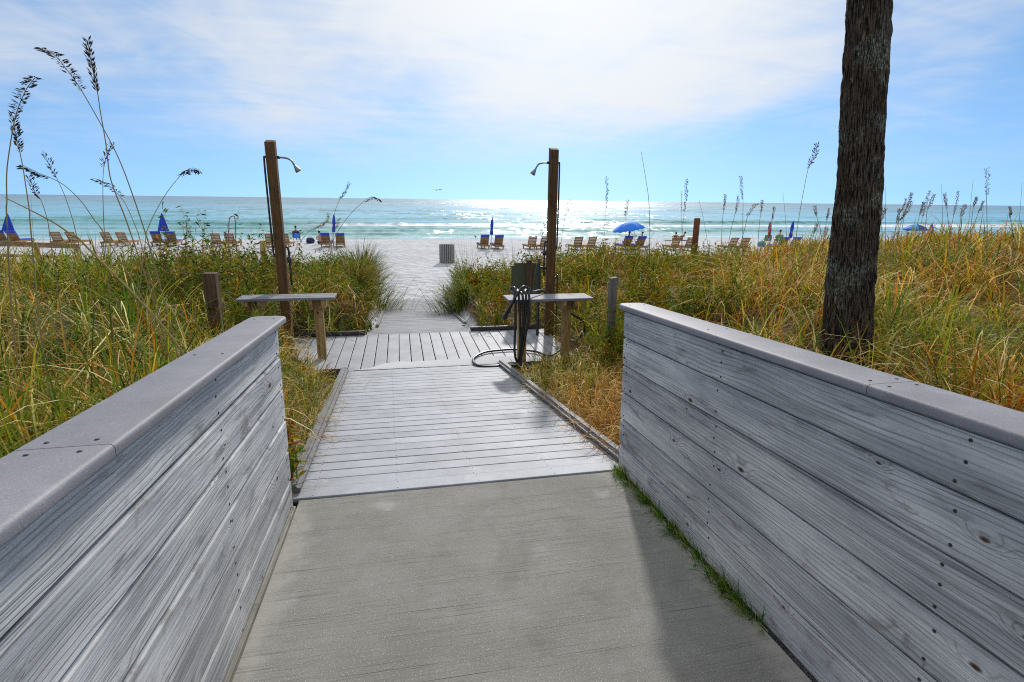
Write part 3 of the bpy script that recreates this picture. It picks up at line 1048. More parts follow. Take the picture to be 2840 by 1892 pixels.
# ------------------------------------------------------------------ shower posts
def shower(label, x, y, base, top, side, wlean=0.0):
    """side +1: the shower arm points to +X"""
    root = empty('shower_post', (x, y, base), 0, label, 'shower')
    H = top - base
    bm = bmesh.new()
    vs = add_box(bm, 0.128, 0.128, H + 0.4, (0, 0, (H - 0.4) / 2))
    for v in bm.verts:
        if v.co.z > 0:
            v.co.z += 0.02 * v.co.y / 0.07
    bmesh.ops.bevel(bm, geom=bm.edges[:], offset=0.006, segments=1, affect='EDGES')
    link('post', bm_mesh(bm), M['post_wood'], root)
    # supply pipe on the back side
    px = -side * 0.098
    zt = H - 0.21
    pts = catmull([(px * 0.5, 0, zt), (px * 0.85, 0, zt), (px, 0, zt - 0.05), (px * 1.02, 0, zt - 0.6), (px * 1.0, 0, zt - 1.2), (px * 0.9, 0, zt - 1.32), (px * 0.4, 0, zt - 1.36)], 6)
    link('supply_pipe', tube(pts, 0.0135, 8), M['pipe'], root)
    # arm and head
    ax = side * 0.071
    arm = catmull([(ax, 0, zt), (ax + side * 0.10, 0, zt - 0.004), (ax + side * 0.17, 0, zt - 0.03), (ax + side * 0.215, 0, zt - 0.095)], 6)
    a = link('shower_arm', tube(arm, 0.0125, 8), M['chrome'], root)
    link('flange', tube([(ax, 0, zt), (ax + side * 0.035, 0, zt)], 0.021, 10), M['pipe'], a)
    v, f = lathe_data([(0.012, 0.045), (0.016, 0.03), (0.022, 0.01), (0.040, -0.045), (0.041, -0.058), (0.036, -0.060)], 14)
    hd = link('shower_head', mesh(v, f, True), M['chrome'], root, (ax + side * 0.232, 0, zt - 0.128))
    hd.rotation_euler = (0, -side * R(32), 0)
    # valve
    vz = H - 1.62
    vx = side * 0.10
    va = link('valve', tube(catmull([(side * 0.07, -0.0, vz + 0.2), (vx, 0, vz + 0.19), (vx + side * 0.01, 0, vz + 0.1), (vx + side * 0.01, 0, vz - 0.35)], 5), 0.015, 8), M['pipe'], root)
    link('valve_body', tube([(vx + side * 0.01, -0.005, vz + 0.06), (vx + side * 0.01, -0.005, vz - 0.02)], 0.03, 10), M['pipe'], va)
    link('valve_handle', tube([(vx + side * 0.01, -0.03, vz + 0.02), (vx + side * 0.075, -0.04, vz + 0.03)], 0.011, 8), M['rust_pipe'], va)
    return root


shower('left wooden shower post, head pointing right, behind the slatted bench', -1.665, 8.25, LAND_Z, 2.345, 1)
sr = shower('right wooden shower post, head pointing left, above the hose bench', 2.395, 8.55, LAND_Z, 2.385, -1)
# the right post carries an extra standpipe with a spigot
link('standpipe', tube(catmull([(-0.20, -0.02, -0.2), (-0.20, -0.02, 0.6), (-0.20, -0.02, 1.28)], 6), 0.024, 8), M['pipe'], sr)
link('spigot', tube(catmull([(-0.20, -0.02, 1.14), (-0.13, -0.02, 1.13), (-0.07, 0, 1.12)], 5), 0.018, 8), M['pipe'], sr)
link('side_pipe', tube(catmull([(0.07, 0, 0.96), (0.11, 0, 0.96), (0.125, 0, 0.92), (0.125, 0, -0.1)], 5), 0.012, 8), M['pipe'], sr)

# ------------------------------------------------------------------ hose on the right bench
fy = 6.835
hz = 0.357
H = [(2.62, 7.75, -0.50), (2.66, 7.5, -0.25), (2.56, 7.42, -0.08), (2.40, 7.36, 0.02), (2.15, 7.34, 0.20), (1.95, 7.31, 0.37), (1.75, 7.10, 0.40), (1.66, 6.98, 0.47),
     (1.56, 6.90, 0.50), (1.48, 6.84, 0.42), (1.38, 6.80, 0.28), (1.31, 6.79, 0.16), (1.29, 6.82, 0.10), (1.33, 6.84, 0.12), (1.43, 6.86, 0.33), (1.47, 6.95, 0.47), (1.44, 7.05, 0.47), (1.42, 7.0, 0.43),
     (1.45, 6.86, 0.38), (1.455, fy, 0.1), (1.45, fy, -0.35), (1.49, fy, -0.50), (1.52, fy - 0.01, -0.35), (1.51, fy - 0.01, 0.15), (1.50, 6.86, 0.40), (1.51, 7.0, 0.44), (1.54, 7.0, 0.43),
     (1.555, 6.86, 0.38), (1.56, fy - 0.01, 0.1), (1.52, fy - 0.02, -0.30), (1.505, fy - 0.03, -0.49), (1.53, fy - 0.02, -0.35), (1.585, fy - 0.01, 0.1), (1.60, 6.86, 0.39), (1.61, 6.98, 0.44), (1.64, 6.96, 0.43),
     (1.645, 6.865, 0.36), (1.62, fy - 0.02, 0.05), (1.55, fy - 0.03, -0.35), (1.50, fy - 0.03, -0.53), (1.38, 6.86, -0.553), (1.15, 6.84, -0.553), (0.98, 6.89, -0.553), (0.925, 7.08, -0.553), (0.97, 7.30, -0.553),
     (1.15, 7.54, -0.553), (1.40, 7.62, -0.553), (1.62, 7.62, -0.553), (1.9, 7.45, -0.55), (2.05, 7.2, -0.55), (2.35, 7.55, -0.54)]
o = link('garden_hose', tube(catmull(H, 7), 0.0165, 8), M['hose'])
tag(o, 'thick black rubber hose looped over the right bench and onto the landing', 'hose')

# ------------------------------------------------------------------ short posts, sign back, pipe post
def short_post(label, p, w, base, mat, cham=0.0):
    H = p[2] - base
    bm = bmesh.new()
    add_box(bm, w, w, H + 0.3, (0, 0, (H - 0.3) / 2))
    for v in bm.verts:
        if v.co.z > 0:
            v.co.z += cham * v.co.x / w
    bmesh.ops.bevel(bm, geom=bm.edges[:], offset=0.005, segments=1, affect='EDGES')
    o = link('short_post', bm_mesh(bm), mat, None, (p[0], p[1], base))
    return tag(o, label, 'post')


short_post('dark brown square post in the grass left of the left bench', (-2.24, 7.05, 0.725), 0.14, -0.45, M['dark_wood'])
short_post('grey square post in the shrubs between right bench and right wall', (2.66, 6.5, 0.665), 0.09, -0.5, M['grey_post'], 0.012)
short_post('weathered stub post in the sand near the left shower post', (-4.63, 20.2, 0.16), 0.17, -1.7, M['leg_wood'])

sb = empty('sign_board', (2.22, 9.75, -0.5), R(-4), 'olive back of a square sign behind the right bench', 'sign')
bm = bmesh.new()
add_box(bm, 0.56, 0.012, 0.62)
bmesh.ops.bevel(bm, geom=[e for e in bm.edges if abs(e.verts[0].co.y - e.verts[1].co.y) > 0.005], offset=0.05, segments=4, affect='EDGES')
link('panel', bm_mesh(bm), M['sign_back'], sb, (0.05, 0, 0.68))
link('post', box_mesh(0.09, 0.09, 1.5, 0.004), M['dark_wood'], sb, (0.09, -0.055, 0.30))
link('brace', box_mesh(0.50, 0.02, 0.05, 0.003), M['dark_wood'], sb, (0.05, 0.017, 0.82))
link('wire_loop', tube(catmull([(-0.02, -0.06, 0.98), (-0.05, -0.06, 1.06), (0.04, -0.06, 1.13), (0.17, -0.06, 1.12), (0.24, -0.06, 1.05)], 6), 0.008, 6), M['pipe'], sb)

# brown pipe post on the right dune
rp = at_y(1934, 605, 13.0)
v, f = lathe_data([(0.078, -1.6), (0.078, -0.03), (0.072, 0.0), (0.05, 0.0)], 18)
o = link('pipe_post', mesh(v, f), M['rust_pipe'], None, rp)
o.data.polygons.foreach_set('use_smooth', [len(p.vertices) == 4 for p in o.data.polygons])
tag(o, 'rust brown round post standing in the dune grass left of the palm', 'post')

# low walkover railing on the left
rb = at_y(0, 655, 21.0)
re_ = at_y(212, 690, 21.0)
wr_ = empty('walkover_rail', (re_.x, 21.0, BEACH - 0.1), 0, 'brown plank walkover railing at the left edge by the beach', 'railing')
LR = 5.2
for (z0, z1, h) in ((2.02, 1.78, 0.16), (1.62, 1.40, 0.10), (1.30, 1.14, 0.10)):
    a = math.atan2(z1 - z0, LR)
    link('rail', box_mesh(LR, 0.05, h, 0.005), M['rail_wood'], wr_, (-LR / 2 + 0.1, 0, (z0 + z1) / 2), (0, -a, 0))
for i in range(5):
    x = -0.05 - i * 1.15
    link('post', box_mesh(0.12, 0.10, 2.05 + 0.05 * i, 0.005), M['rail_wood'], wr_, (x, 0.077, 0.78 + 0.025 * i))
link('deck_plank', box_mesh(LR, 1.2, 0.05, 0.004), M['rail_wood'], wr_, (-LR / 2 + 0.1, 0.75, 0.95), (0, 0.03, 0))

# bent metal handle
mh = at_y(630, 660, 24.0)
q = [(0.0, 0, -1.4), (0.02, 0, -0.3), (0.10, 0, 0.35), (0.17, 0, 0.75), (0.30, 0, 0.86), (0.37, 0, 0.80), (0.36, 0, 0.4), (0.31, 0, -0.2), (0.30, 0, -1.4)]
o = link('bent_pipe_rail', tube(catmull(q, 6), 0.018, 8), M['rust_pipe'], None, mh)
tag(o, 'bent rusty pipe handle standing near two wooden loungers on the left', 'pipe rail')


# ------------------------------------------------------------------ palm trunk (and the crown above the picture)
def build_palm():
    Y = 3.85
    pts_c = []
    for (ul, ur, v) in ((2350, 2470, 0), (2334, 2458, 260), (2318, 2445, 520), (2302, 2430, 690), (2290, 2422, 800), (2278, 2410, 980)):
        a, b = at_y(ul, v, Y), at_y(ur, v, Y)
        # silhouette width seen from the eye, turned into a radius
        d = (b - a).length * 0.5 * 0.76
        pts_c.append(((a + b) / 2, d))
    pts_c.sort(key=lambda t: t[0].z)
    zs = [p[0].z for p in pts_c]
    xs = [p[0].x for p in pts_c]
    rs = [p[1] for p in pts_c]
    root = empty('palm_tree', (xs[0], Y, 0.2), 0, 'tall dark palm trunk with cracked bark on the right', 'palm')
    n, S = 420, 150
    z = np.linspace(-0.15, 6.4, n)
    cx = np.where(z < zs[-1], np.interp(z, zs, xs), xs[-1] + (z - zs[-1]) * -0.06)
    cx = np.where(z < zs[0], xs[0] + (z - zs[0]) * (-0.1), cx)
    rr_ = np.interp(z, zs, rs)
    rr_ = np.where(z < zs[0] + 0.25, rr_ * (1 + 0.35 * np.clip(zs[0] + 0.25 - z, 0, 1) ** 1.5), rr_)
    rr_ = rr_ * (1 + 0.025 * np.sin(z * 2.1 + 0.4) + 0.015 * np.sin(z * 5.7))
    th = np.linspace(0, 2 * math.pi, S, endpoint=False)
    TH, Z = np.meshgrid(th, z)
    # bark: broken vertical fissures and plates
    r2 = np.random.default_rng(5)
    fis = np.zeros_like(TH)
    for k in range(150):
        c = r2.uniform(0, 2 * math.pi)
        z0 = r2.uniform(-0.2, 6.4)
        Lz = r2.uniform(0.08, 0.35)
        wob = 0.05 * np.sin(Z * r2.uniform(3, 9) + r2.uniform(0, 6))
        dth = np.angle(np.exp(1j * (TH - c - wob)))
        fis -= np.exp(-(dth / 0.022) ** 2) * sst(np.abs(Z - z0), Lz, Lz * 0.7) * 0.006
    g = r2.normal(size=TH.shape)
    for _ in range(2):
        g = (g + np.roll(g, 1, 1) + np.roll(g, 1, 0) + np.roll(g, -1, 0) + np.roll(g, 2, 0) + np.roll(g, -2, 0)) / 6 * 1.7
    rad = rr_[:, None] * (1 + 0.012 * np.sin(Z * 26 + 1.5 * np.sin(TH * 3)) + 0.015 * np.sin(Z * 5.3 + TH)) + fis + 0.0045 * g
    Xv = cx[:, None] + rad * np.cos(TH) - xs[0]
    Yv = rad * np.sin(TH)
    V = np.stack([Xv.ravel(), Yv.ravel(), (Z - 0.2).ravel()], 1)
    i = np.arange(n - 1)[:, None] * S + np.arange(S)[None, :]
    j = np.arange(n - 1)[:, None] * S + ((np.arange(S) + 1) % S)[None, :]
    T = np.concatenate([np.stack([i, j, j + S], -1).reshape(-1, 3), np.stack([i, j + S, i + S], -1).reshape(-1, 3)])
    m, w, b, out = new_mat('palm_bark')
    co = w.n('ShaderNodeTexCoord').outputs['Object']
    X = w.sep(co)
    ang = w.m('ARCTAN2', X[1], w.m('SUBTRACT', X[0], w.m('MULTIPLY', X[2], -0.11)))
    p = w.xyz(w.m('MULTIPLY', ang, 11.0), w.m('MULTIPLY', X[2], 5.0), 0.0)
    fi = w.noise(p, 1.6, 6.0, 0.7, 0.4)
    vert = w.noise(w.xyz(w.m('MULTIPLY', ang, 17.0), w.m('MULTIPLY', X[2], 7.0), 2.0), 1.0, 5.0, 0.7)
    grit = w.noise(w.xyz(w.m('MULTIPLY', ang, 16.0), w.m('MULTIPLY', X[2], 30.0), 4.0), 1.0, 4.0, 0.75)
    patch = w.noise(co, 2.4, 4.0, 0.6)
    c = w.mix(w.ss(fi, 0.35, 0.65), (0.042, 0.030, 0.021), (0.125, 0.088, 0.060))
    c = w.mix(w.m('MULTIPLY', w.ss(grit, 0.58, 0.68), 0.75), c, (0.40, 0.36, 0.30))
    c = w.mix(w.ss(vert, 0.53, 0.43), c, (0.013, 0.0095, 0.0075))
    tan = w.noise(w.xyz(w.m('MULTIPLY', ang, 5.0), w.m('MULTIPLY', X[2], 5.5), 8.0), 1.0, 2.0, 0.5)
    c = w.mix(w.m('MULTIPLY', w.ss(tan, 0.66, 0.74), 0.8), c, (0.38, 0.25, 0.17))
    lic = w.m('MULTIPLY', w.ss(patch, 0.50, 0.62), w.ss(grit, 0.46, 0.6))
    c = w.mix(w.m('MULTIPLY', lic, 0.65), c, (0.34, 0.40, 0.31))
    w.put(b.inputs['Base Color'], c)
    b.inputs['Roughness'].default_value = 0.9
    b.inputs['Specular IOR Level'].default_value = 0.2
    bump(w, b, w.m('ADD', w.m('MULTIPLY', w.ss(vert, 0.3, 0.5), 0.7), w.m('MULTIPLY', grit, 0.6)), 1.0, 0.02)
    link('trunk', np_mesh(V, T, None, True), m, root)
    # fan fronds high above
    Vs, Ts, Cs = [], [], []
    nb = 0
    r3 = random.Random(3)
    topc = Vector((cx[-1] - xs[0], 0, 6.15))
    for k in range(34):
        az = r3.uniform(0, 6.283)
        el = r3.uniform(-0.7, 1.3)
        dr = Vector((math.cos(az) * math.cos(el), math.sin(az) * math.cos(el), math.sin(el)))
        st = topc + dr * 1.0
        sd_ = dr.cross(Vector((0, 0, 1))).normalized()
        up = sd_.cross(dr)
        for q_ in range(18):
            a = (q_ - 8.5) / 8.5 * 1.25
            e = st + (dr * math.cos(a) + sd_ * math.sin(a)) * 0.85 + Vector((0, 0, -0.25 * abs(a)))
            nrm = (e - st).cross(up).normalized() * 0.02
            mid = (st + e) / 2 + Vector((0, 0, 0.03))
            Vs += [st, mid + nrm, mid - nrm, e]
            Ts += [(nb, nb + 1, nb + 2), (nb + 1, nb + 3, nb + 2)]
            nb += 4
        v_, f_ = tube_data([topc, topc + dr * 0.5, st], 0.012, 4, False)
        Vs += v_
        for q in f_:
            Ts += [(q[0] + nb, q[1] + nb, q[2] + nb), (q[0] + nb, q[2] + nb, q[3] + nb)]
        nb += len(v_)
    Va = np.array([tuple(v) for v in Vs])
    Ca = np.tile(np.array([[0.06, 0.10, 0.035, 1.0]]), (len(Va), 1))
    link('crown', np_mesh(Va, np.array(Ts), Ca), M['leaf'], root)


build_palm()

# ------------------------------------------------------------------ slatted litter bin on the beach
bp = at_z(1240, 729, BEACH)
bn = empty('litter_bin', bp, 0, 'grey slatted round litter bin on the open sand', 'bin')
v, f = lathe_data([(0.36, 0.02), (0.36, 0.93), (0.34, 0.94), (0.33, 0.86)], 24)
link('liner', mesh(v, f), M['bin_dark'], bn)
sm_ = box_mesh(0.075, 0.03, 0.98, 0.006)
for k in range(24):
    a = 2 * math.pi * k / 24
    link('slat', sm_, M['bin_slat'], bn, (0.395 * math.cos(a), 0.395 * math.sin(a), 0.49), (0, 0, a + math.pi / 2))


# ------------------------------------------------------------------ beach loungers
def slat_set(items):
    bm = bmesh.new()
    for (s, c, rx) in items:
        add_box(bm, *s, c, Matrix.Rotation(rx, 3, 'X'))
    return bm_mesh(bm)


BA = R(62)                              # back rest leans towards the dune
bk = []
for k in range(6):
    t = 0.05 + k * 0.125
    bk.append(((0.60, 0.022, 0.095), (0, -0.02 - t * math.cos(BA), 0.30 + t * math.sin(BA)), R(90) - BA))
for s in (-1, 1):
    bk.append(((0.04, 0.05, 0.74), (s * 0.26, 0.022 - 0.35 * math.cos(BA), 0.30 + 0.35 * math.sin(BA)), R(90) - BA))
BACK = slat_set(bk)
SEAT = slat_set([((0.60, 0.095, 0.022), (0, 0.08 + k * 0.125, 0.325 - 0.004 * k), 0) for k in range(10)])
FRAME = slat_set([((0.045, 1.75, 0.11), (s * 0.30, 0.42, 0.255), 0) for s in (-1, 1)] + [((0.66, 0.045, 0.11), (0, y, 0.252), 0) for y in (-0.44, 1.28)])
LEG = box_mesh(0.07, 0.07, 0.25, 0.004)
CUSH_B = slat_set([((0.58, 0.055, 0.80), (0, 0.055 - 0.38 * math.cos(BA), 0.31 + 0.38 * math.sin(BA)), R(90) - BA), ((0.60, 0.10, 0.17), (0, -0.005 - 0.70 * math.cos(BA), 0.30 + 0.70 * math.sin(BA)), R(90) - BA)])
CUSH_S = slat_set([((0.58, 1.22, 0.06), (0, 0.70, 0.352), 0)])


def lounger(u, v, label, blue=False, rz=None, group='wooden loungers on the beach'):
    p = at_z(u, v, BEACH)
    p.z = float(beach_z(p.x, p.y))
    rz = random.uniform(-0.13, 0.13)
    r = empty('beach_lounger', p, rz, label, 'lounger', group)
    link('backrest', BACK, M['lounger_wood'], r)
    link('seat', SEAT, M['lounger_wood'], r)
    link('frame', FRAME, M['lounger_wood'], r)
    for sx in (-0.30, 0.30):
        for y in (-0.38, 1.2):
            link('leg', LEG, M['lounger_wood'], r, (sx * 0.86, y, 0.10))
    if blue:
        link('back_cushion', CUSH_B, M['blue'], r)
        link('seat_cushion', CUSH_S, M['blue'], r)
    return p


def hv(u, d):
    """a pixel row d below the sea horizon at column u"""
    return 554.5 + 0.0115 * (u - 1420) + d


for (u, d, label, blue) in (
    (8, 141, 'blue cushioned lounger at the far left edge, half hidden by the walkover railing', True),
    (46, 141, 'blue cushioned lounger right of the leftmost closed blue umbrella', True),
    (165, 141, 'bare wooden lounger just right of the walkover railing, first of its pair', False),
    (208, 141, 'bare wooden lounger second to the right of the walkover railing', False),
    (304, 141, 'bare wooden lounger, left one of the pair left of the loose blue umbrella', False),
    (346, 141, 'bare wooden lounger, right one of the pair left of the loose blue umbrella', False),
    (440, 139, 'blue cushioned lounger under the loose closed umbrella, left one', True),
    (480, 139, 'blue cushioned lounger under the loose closed umbrella, right one behind shrubs', True),
    (603, 139, 'bare wooden lounger behind the bent pipe handle, left of its pair', False),
    (642, 139, 'bare wooden lounger behind the bent pipe handle, right of its pair', False),
    (752, 139, 'bare wooden lounger hidden partly by the left shower post, on its left', False),
    (793, 139, 'bare wooden lounger just right of the left shower post', False),
    (906, 137, 'blue cushioned lounger left of the slim umbrella beside the seated bather', True),
    (945, 137, 'blue cushioned lounger right of the slim umbrella beside the seated bather', True),
    (1343, 137, 'blue cushioned lounger left of the slim umbrella behind the litter bin', True),
    (1382, 137, 'blue cushioned lounger right of the slim umbrella behind the litter bin', True),
    (1474, 137, 'bare wooden lounger on open sand left of the right shower post', False),
    (1508, 137, 'bare wooden lounger touching the left edge of the right shower post', False),
    (1601, 137, 'bare wooden lounger right of the right shower post, left of its pair', False),
    (1638, 137, 'bare wooden lounger right of the right shower post, right of its pair', False),
    (1737, 135, 'blue cushioned lounger under the open blue umbrella, left one', True),
    (1773, 135, 'blue cushioned lounger under the open blue umbrella, right one', True),
    (1870, 135, 'bare wooden lounger left of the rust brown post, left of its pair', False),
    (1908, 135, 'bare wooden lounger left of the rust brown post, right of its pair', False),
    (2028, 134, 'bare wooden lounger right of the rust brown post, left of its pair', False),
    (2060, 134, 'bare wooden lounger right of the rust brown post, right of its pair', False),
    (2166, 133, 'blue cushioned lounger left of the tilted closed umbrella near the palm', True),
    (2198, 133, 'blue cushioned lounger right of the tilted closed umbrella near the palm', True),
    (2300, 133, 'bare wooden lounger showing at the left edge of the palm trunk', False),
    (2462, 132, 'bare wooden lounger showing just right of the palm trunk', False),
    (2545, 131, 'blue cushioned lounger under the multicoloured umbrella, left one', True),
    (2580, 131, 'blue cushioned lounger beside the rightmost closed blue umbrella', True)):
    lounger(u, hv(u, d), label, blue)


# ------------------------------------------------------------------ beach umbrellas
def closed_umbrella(u, d, utop, vtop, label, loose=False, mats=('blue',), rz=0.0):
    p = at_z(u, hv(u, d), BEACH)
    t = at_y(utop, vtop, p.y)
    p.z = BEACH
    H = t.z - BEACH
    r = empty('closed_umbrella', p, rz, label, 'umbrella', 'closed umbrellas between loungers')
    lean = math.atan2(t.x - p.x, H)
    r.rotation_euler = (0, lean, rz)
    link('pole', tube([(0, 0, -0.3), (0, 0, H - 0.02)], 0.021, 8), M['white'], r)
    cl = 1.22
    ph = random.uniform(0, 6)
    if loose:
        prof = [(0.30, H - cl), (0.27, H - cl + 0.10), (0.20, H - cl * 0.6), (0.12, H - cl * 0.3), (0.045, H - 0.08), (0.02, H - 0.03)]
        pl = lambda a, z: 1 + 0.30 * math.cos(8 * a + ph) * (0.4 + 0.6 * (H - z) / cl)
    else:
        prof = [(0.085, H - cl), (0.11, H - cl + 0.12), (0.075, H - cl * 0.62), (0.105, H - cl * 0.45), (0.07, H - cl * 0.18), (0.035, H - 0.06), (0.02, H - 0.03)]
        pl = lambda a, z: 1 + 0.20 * math.cos(8 * a + ph)
    v, f = lathe_data(prof, 32, pl)
    me = mesh(v, f, False)
    for mm in mats:
        me.materials.append(M[mm])
    if len(mats) > 1:
        for pg in me.polygons:
            pg.material_index = (pg.index // 4) % len(mats)
    link('canopy', me, None, r)
    v, f = lathe_data([(0.022, H - 0.03), (0.018, H + 0.03), (0.006, H + 0.05)], 8)
    link('finial', mesh(v, f), M['white'], r)
    return r


closed_umbrella(25, 141, 20, 590, 'loose closed blue umbrella at the far left edge', True)
closed_umbrella(458, 139, 448, 590, 'loose closed blue umbrella between loungers in front of the pale sea', True)
closed_umbrella(925, 137, 926, 594, 'slim closed blue umbrella right of the left shower post')
closed_umbrella(1362, 137, 1365, 602, 'slim closed blue umbrella between the loungers behind the litter bin')
closed_umbrella(2131, 128, 2136, 614, 'slim closed red and blue umbrella left of the palm, near the water', False, ('red', 'blue', 'orange'))
closed_umbrella(2184, 133, 2201, 612, 'tilted closed blue umbrella just left of the palm')
closed_umbrella(2574, 131, 2585, 618, 'loose closed blue umbrella farthest right, beside the multicoloured one', True)


def open_umbrella(u, d, uc, vc, rad, label, mats, tilt):
    p = at_z(u, hv(u, d), BEACH)
    t = at_y(uc, vc, p.y)
    H = t.z - BEACH
    r = empty('open_umbrella', (p.x, p.y, BEACH), 0, label, 'umbrella')
    link('pole', tube([(0, 0, -0.3), (0, 0, H * 0.7), (t.x - p.x, 0, H - 0.02)], 0.021, 8), M['white'], r)
    n, S = 9, 48
    vs, fs = [], []
    for i in range(n + 1):
        q = i / n
        for k in range(S):
            a = 2 * math.pi * k / S
            panel = abs(math.cos(4 * a))
            rr = rad * q * (1 - 0.045 * q * (1 - panel))
            z = -0.44 * rad * q ** 1.9 - 0.05 * rad * q * (1 - panel)
            vs.append((rr * math.cos(a), rr * math.sin(a), z))
    for k in range(S):
        a = 2 * math.pi * k / S
        bvs = vs[n * S + k]
        vs.append((bvs[0] * 1.005, bvs[1] * 1.005, bvs[2] - 0.09 - 0.02 * math.cos(16 * a)))
    for i in range(n + 1):
        for k in range(S):
            k2 = (k + 1) % S
            fs.append((i * S + k, (i + 1) * S + k, (i + 1) * S + k2, i * S + k2))
    me = mesh(vs, fs, True)
    for mm in mats:
        me.materials.append(M[mm])
    for pg in me.polygons:
        pg.material_index = ((pg.index % S) * 8 // S) % len(mats)
    c = link('canopy', me, None, r, (t.x - p.x, 0, H), tilt)
    for k in range(8):
        a = 2 * math.pi * (k + 0.5) / 8
        link('rib', tube([(0, 0, -0.03), (rad * 0.5 * math.cos(a), rad * 0.5 * math.sin(a), -0.16 * rad), (rad * 0.93 * math.cos(a), rad * 0.93 * math.sin(a), -0.47 * rad)], 0.008, 4), M['alu'], c)
    return r


open_umbrella(1757, 135, 1742, 615, 1.10, 'open bright blue umbrella shading two loungers', ('bright_blue',), (R(-4), R(-9), 0.2))
open_umbrella(2552, 126, 2541, 622, 0.78, 'open multicoloured umbrella near the water on the far right', ('cyan', 'blue', 'purple', 'bright_blue'), (R(-4), R(5), 0.2))


# ------------------------------------------------------------------ people on the beach
def body_mesh(joints, edges, root, mat):
    """one continuous skin over a posed skeleton"""
    names = list(joints)
    me = bpy.data.meshes.new('m')
    me.from_pydata([joints[k][0] for k in names], [(names.index(a), names.index(b)) for a, b in edges], [])
    ob = bpy.data.objects.new('tmp', me)
    COL.objects.link(ob)
    md = ob.modifiers.new('skin', 'SKIN')
    md.use_smooth_shade = True
    for i, k in enumerate(names):
        sv = me.skin_vertices[0].data[i]
        sv.radius = (joints[k][1], joints[k][2] if len(joints[k]) > 2 else joints[k][1])
        sv.use_root = (k == root)
    ob.modifiers.new('sub', 'SUBSURF').levels = 2
    dg = bpy.context.evaluated_depsgraph_get()
    res = bpy.data.meshes.new_from_object(ob.evaluated_get(dg))
    bpy.data.objects.remove(ob)
    res.materials.clear()
    res.materials.append(mat)
    return res


def ellipsoid(c, r, seg=12):
    bm = bmesh.new()
    bmesh.ops.create_uvsphere(bm, u_segments=seg, v_segments=8, radius=1.0)
    bmesh.ops.scale(bm, vec=r, verts=bm.verts)
    bmesh.ops.translate(bm, vec=c, verts=bm.verts)
    return bm_mesh(bm, True)


def seated(seat, back, arm):
    """sitting figure facing +Y, seat height, recline angle, arm spread"""
    cb, sb_ = math.cos(back), math.sin(back)

    def tor(h, y=0.0, x=0.0):
        return (x, -h * sb_ + y * cb, seat + h * cb + y * sb_)
    J = {}
    J['pelvis'] = (tor(0.09), 0.135, 0.10)
    J['belly'] = (tor(0.25), 0.125, 0.095)
    J['chest'] = (tor(0.42), 0.145, 0.105)
    J['neckbase'] = (tor(0.56), 0.075, 0.065)
    J['neck'] = (tor(0.63, 0.01), 0.05)
    J['chin'] = (tor(0.70, 0.03), 0.066, 0.075)
    J['head'] = (tor(0.80, 0.03), 0.078, 0.092)
    J['crown'] = (tor(0.88, 0.02), 0.05, 0.06)
    for s, n in ((-1, 'l'), (1, 'r')):
        J['sh' + n] = (tor(0.50, 0, s * 0.19), 0.058)
        J['el' + n] = (tor(0.27, 0.02 + 0.05 * arm, s * (0.24 + 0.05 * arm)), 0.042)
        J['wr' + n] = (tor(0.16, 0.26, s * 0.20), 0.030)
        J['hand' + n] = (tor(0.15, 0.35, s * 0.18), 0.034, 0.018)
        J['hip' + n] = (tor(0.05, 0.03, s * 0.10), 0.09)
        J['kn' + n] = ((s * 0.13, 0.46, seat + 0.10), 0.062)
        J['an' + n] = ((s * 0.12, 0.62, max(0.09, seat - 0.30)), 0.04)
        J['to' + n] = ((s * 0.13, 0.78, max(0.05, seat - 0.34)), 0.036, 0.024)
    E_ = [('pelvis', 'belly'), ('belly', 'chest'), ('chest', 'neckbase'), ('neckbase', 'neck'), ('neck', 'chin'), ('chin', 'head'), ('head', 'crown')]
    for n in 'lr':
        E_ += [('chest', 'sh' + n), ('sh' + n, 'el' + n), ('el' + n, 'wr' + n), ('wr' + n, 'hand' + n), ('pelvis', 'hip' + n), ('hip' + n, 'kn' + n), ('kn' + n, 'an' + n), ('an' + n, 'to' + n)]
    return J, E_


def person(u, d, label, seat, back, skin, wear=None, legs='navy', hair='hair', cap=None, rz=0.0, arm=0.6, zoff=0.0, yoff=0.0):
    p = at_z(u, hv(u, d), BEACH)
    p.y += yoff
    p.z = float(beach_z(p.x, p.y)) + zoff
    J, E_ = seated(seat, back, arm)
    o = link('person', body_mesh(J, E_, 'pelvis', M[skin]), None, None, p, (0, 0, rz))
    tag(o, label, 'person')
    hd = Vector(J['head'][0])
    link('hair', ellipsoid(hd + Vector((0, -0.018, 0.03)), (0.088, 0.098, 0.098)), M[hair], o)
    link('nose', ellipsoid(hd + Vector((0, 0.105, -0.03)), (0.014, 0.02, 0.02), 8), M[skin], o)
    if cap:
        link('cap', ellipsoid(hd + Vector((0, 0.0, 0.055)), (0.098, 0.115, 0.075)), M[cap], o)
    if wear:
        JT = {k: (J[k][0], *(r * 1.12 for r in J[k][1:])) for k in ('pelvis', 'belly', 'chest', 'shl', 'shr')}
        link('shirt', body_mesh(JT, [('pelvis', 'belly'), ('belly', 'chest'), ('chest', 'shl'), ('chest', 'shr')], 'pelvis', M[wear]), None, o)
    JS = {k: (J[k][0], *(r * 1.14 for r in J[k][1:])) for k in ('pelvis', 'hipl', 'hipr')}
    for n in 'lr':
        a, b_ = Vector(J['hip' + n][0]), Vector(J['kn' + n][0])
        JS['th' + n] = (tuple(a.lerp(b_, 0.6)), 0.088)
    link('shorts', body_mesh(JS, [('pelvis', 'hipl'), ('pelvis', 'hipr'), ('hipl', 'thl'), ('hipr', 'thr')], 'pelvis', M[legs]), None, o)
    return o, p


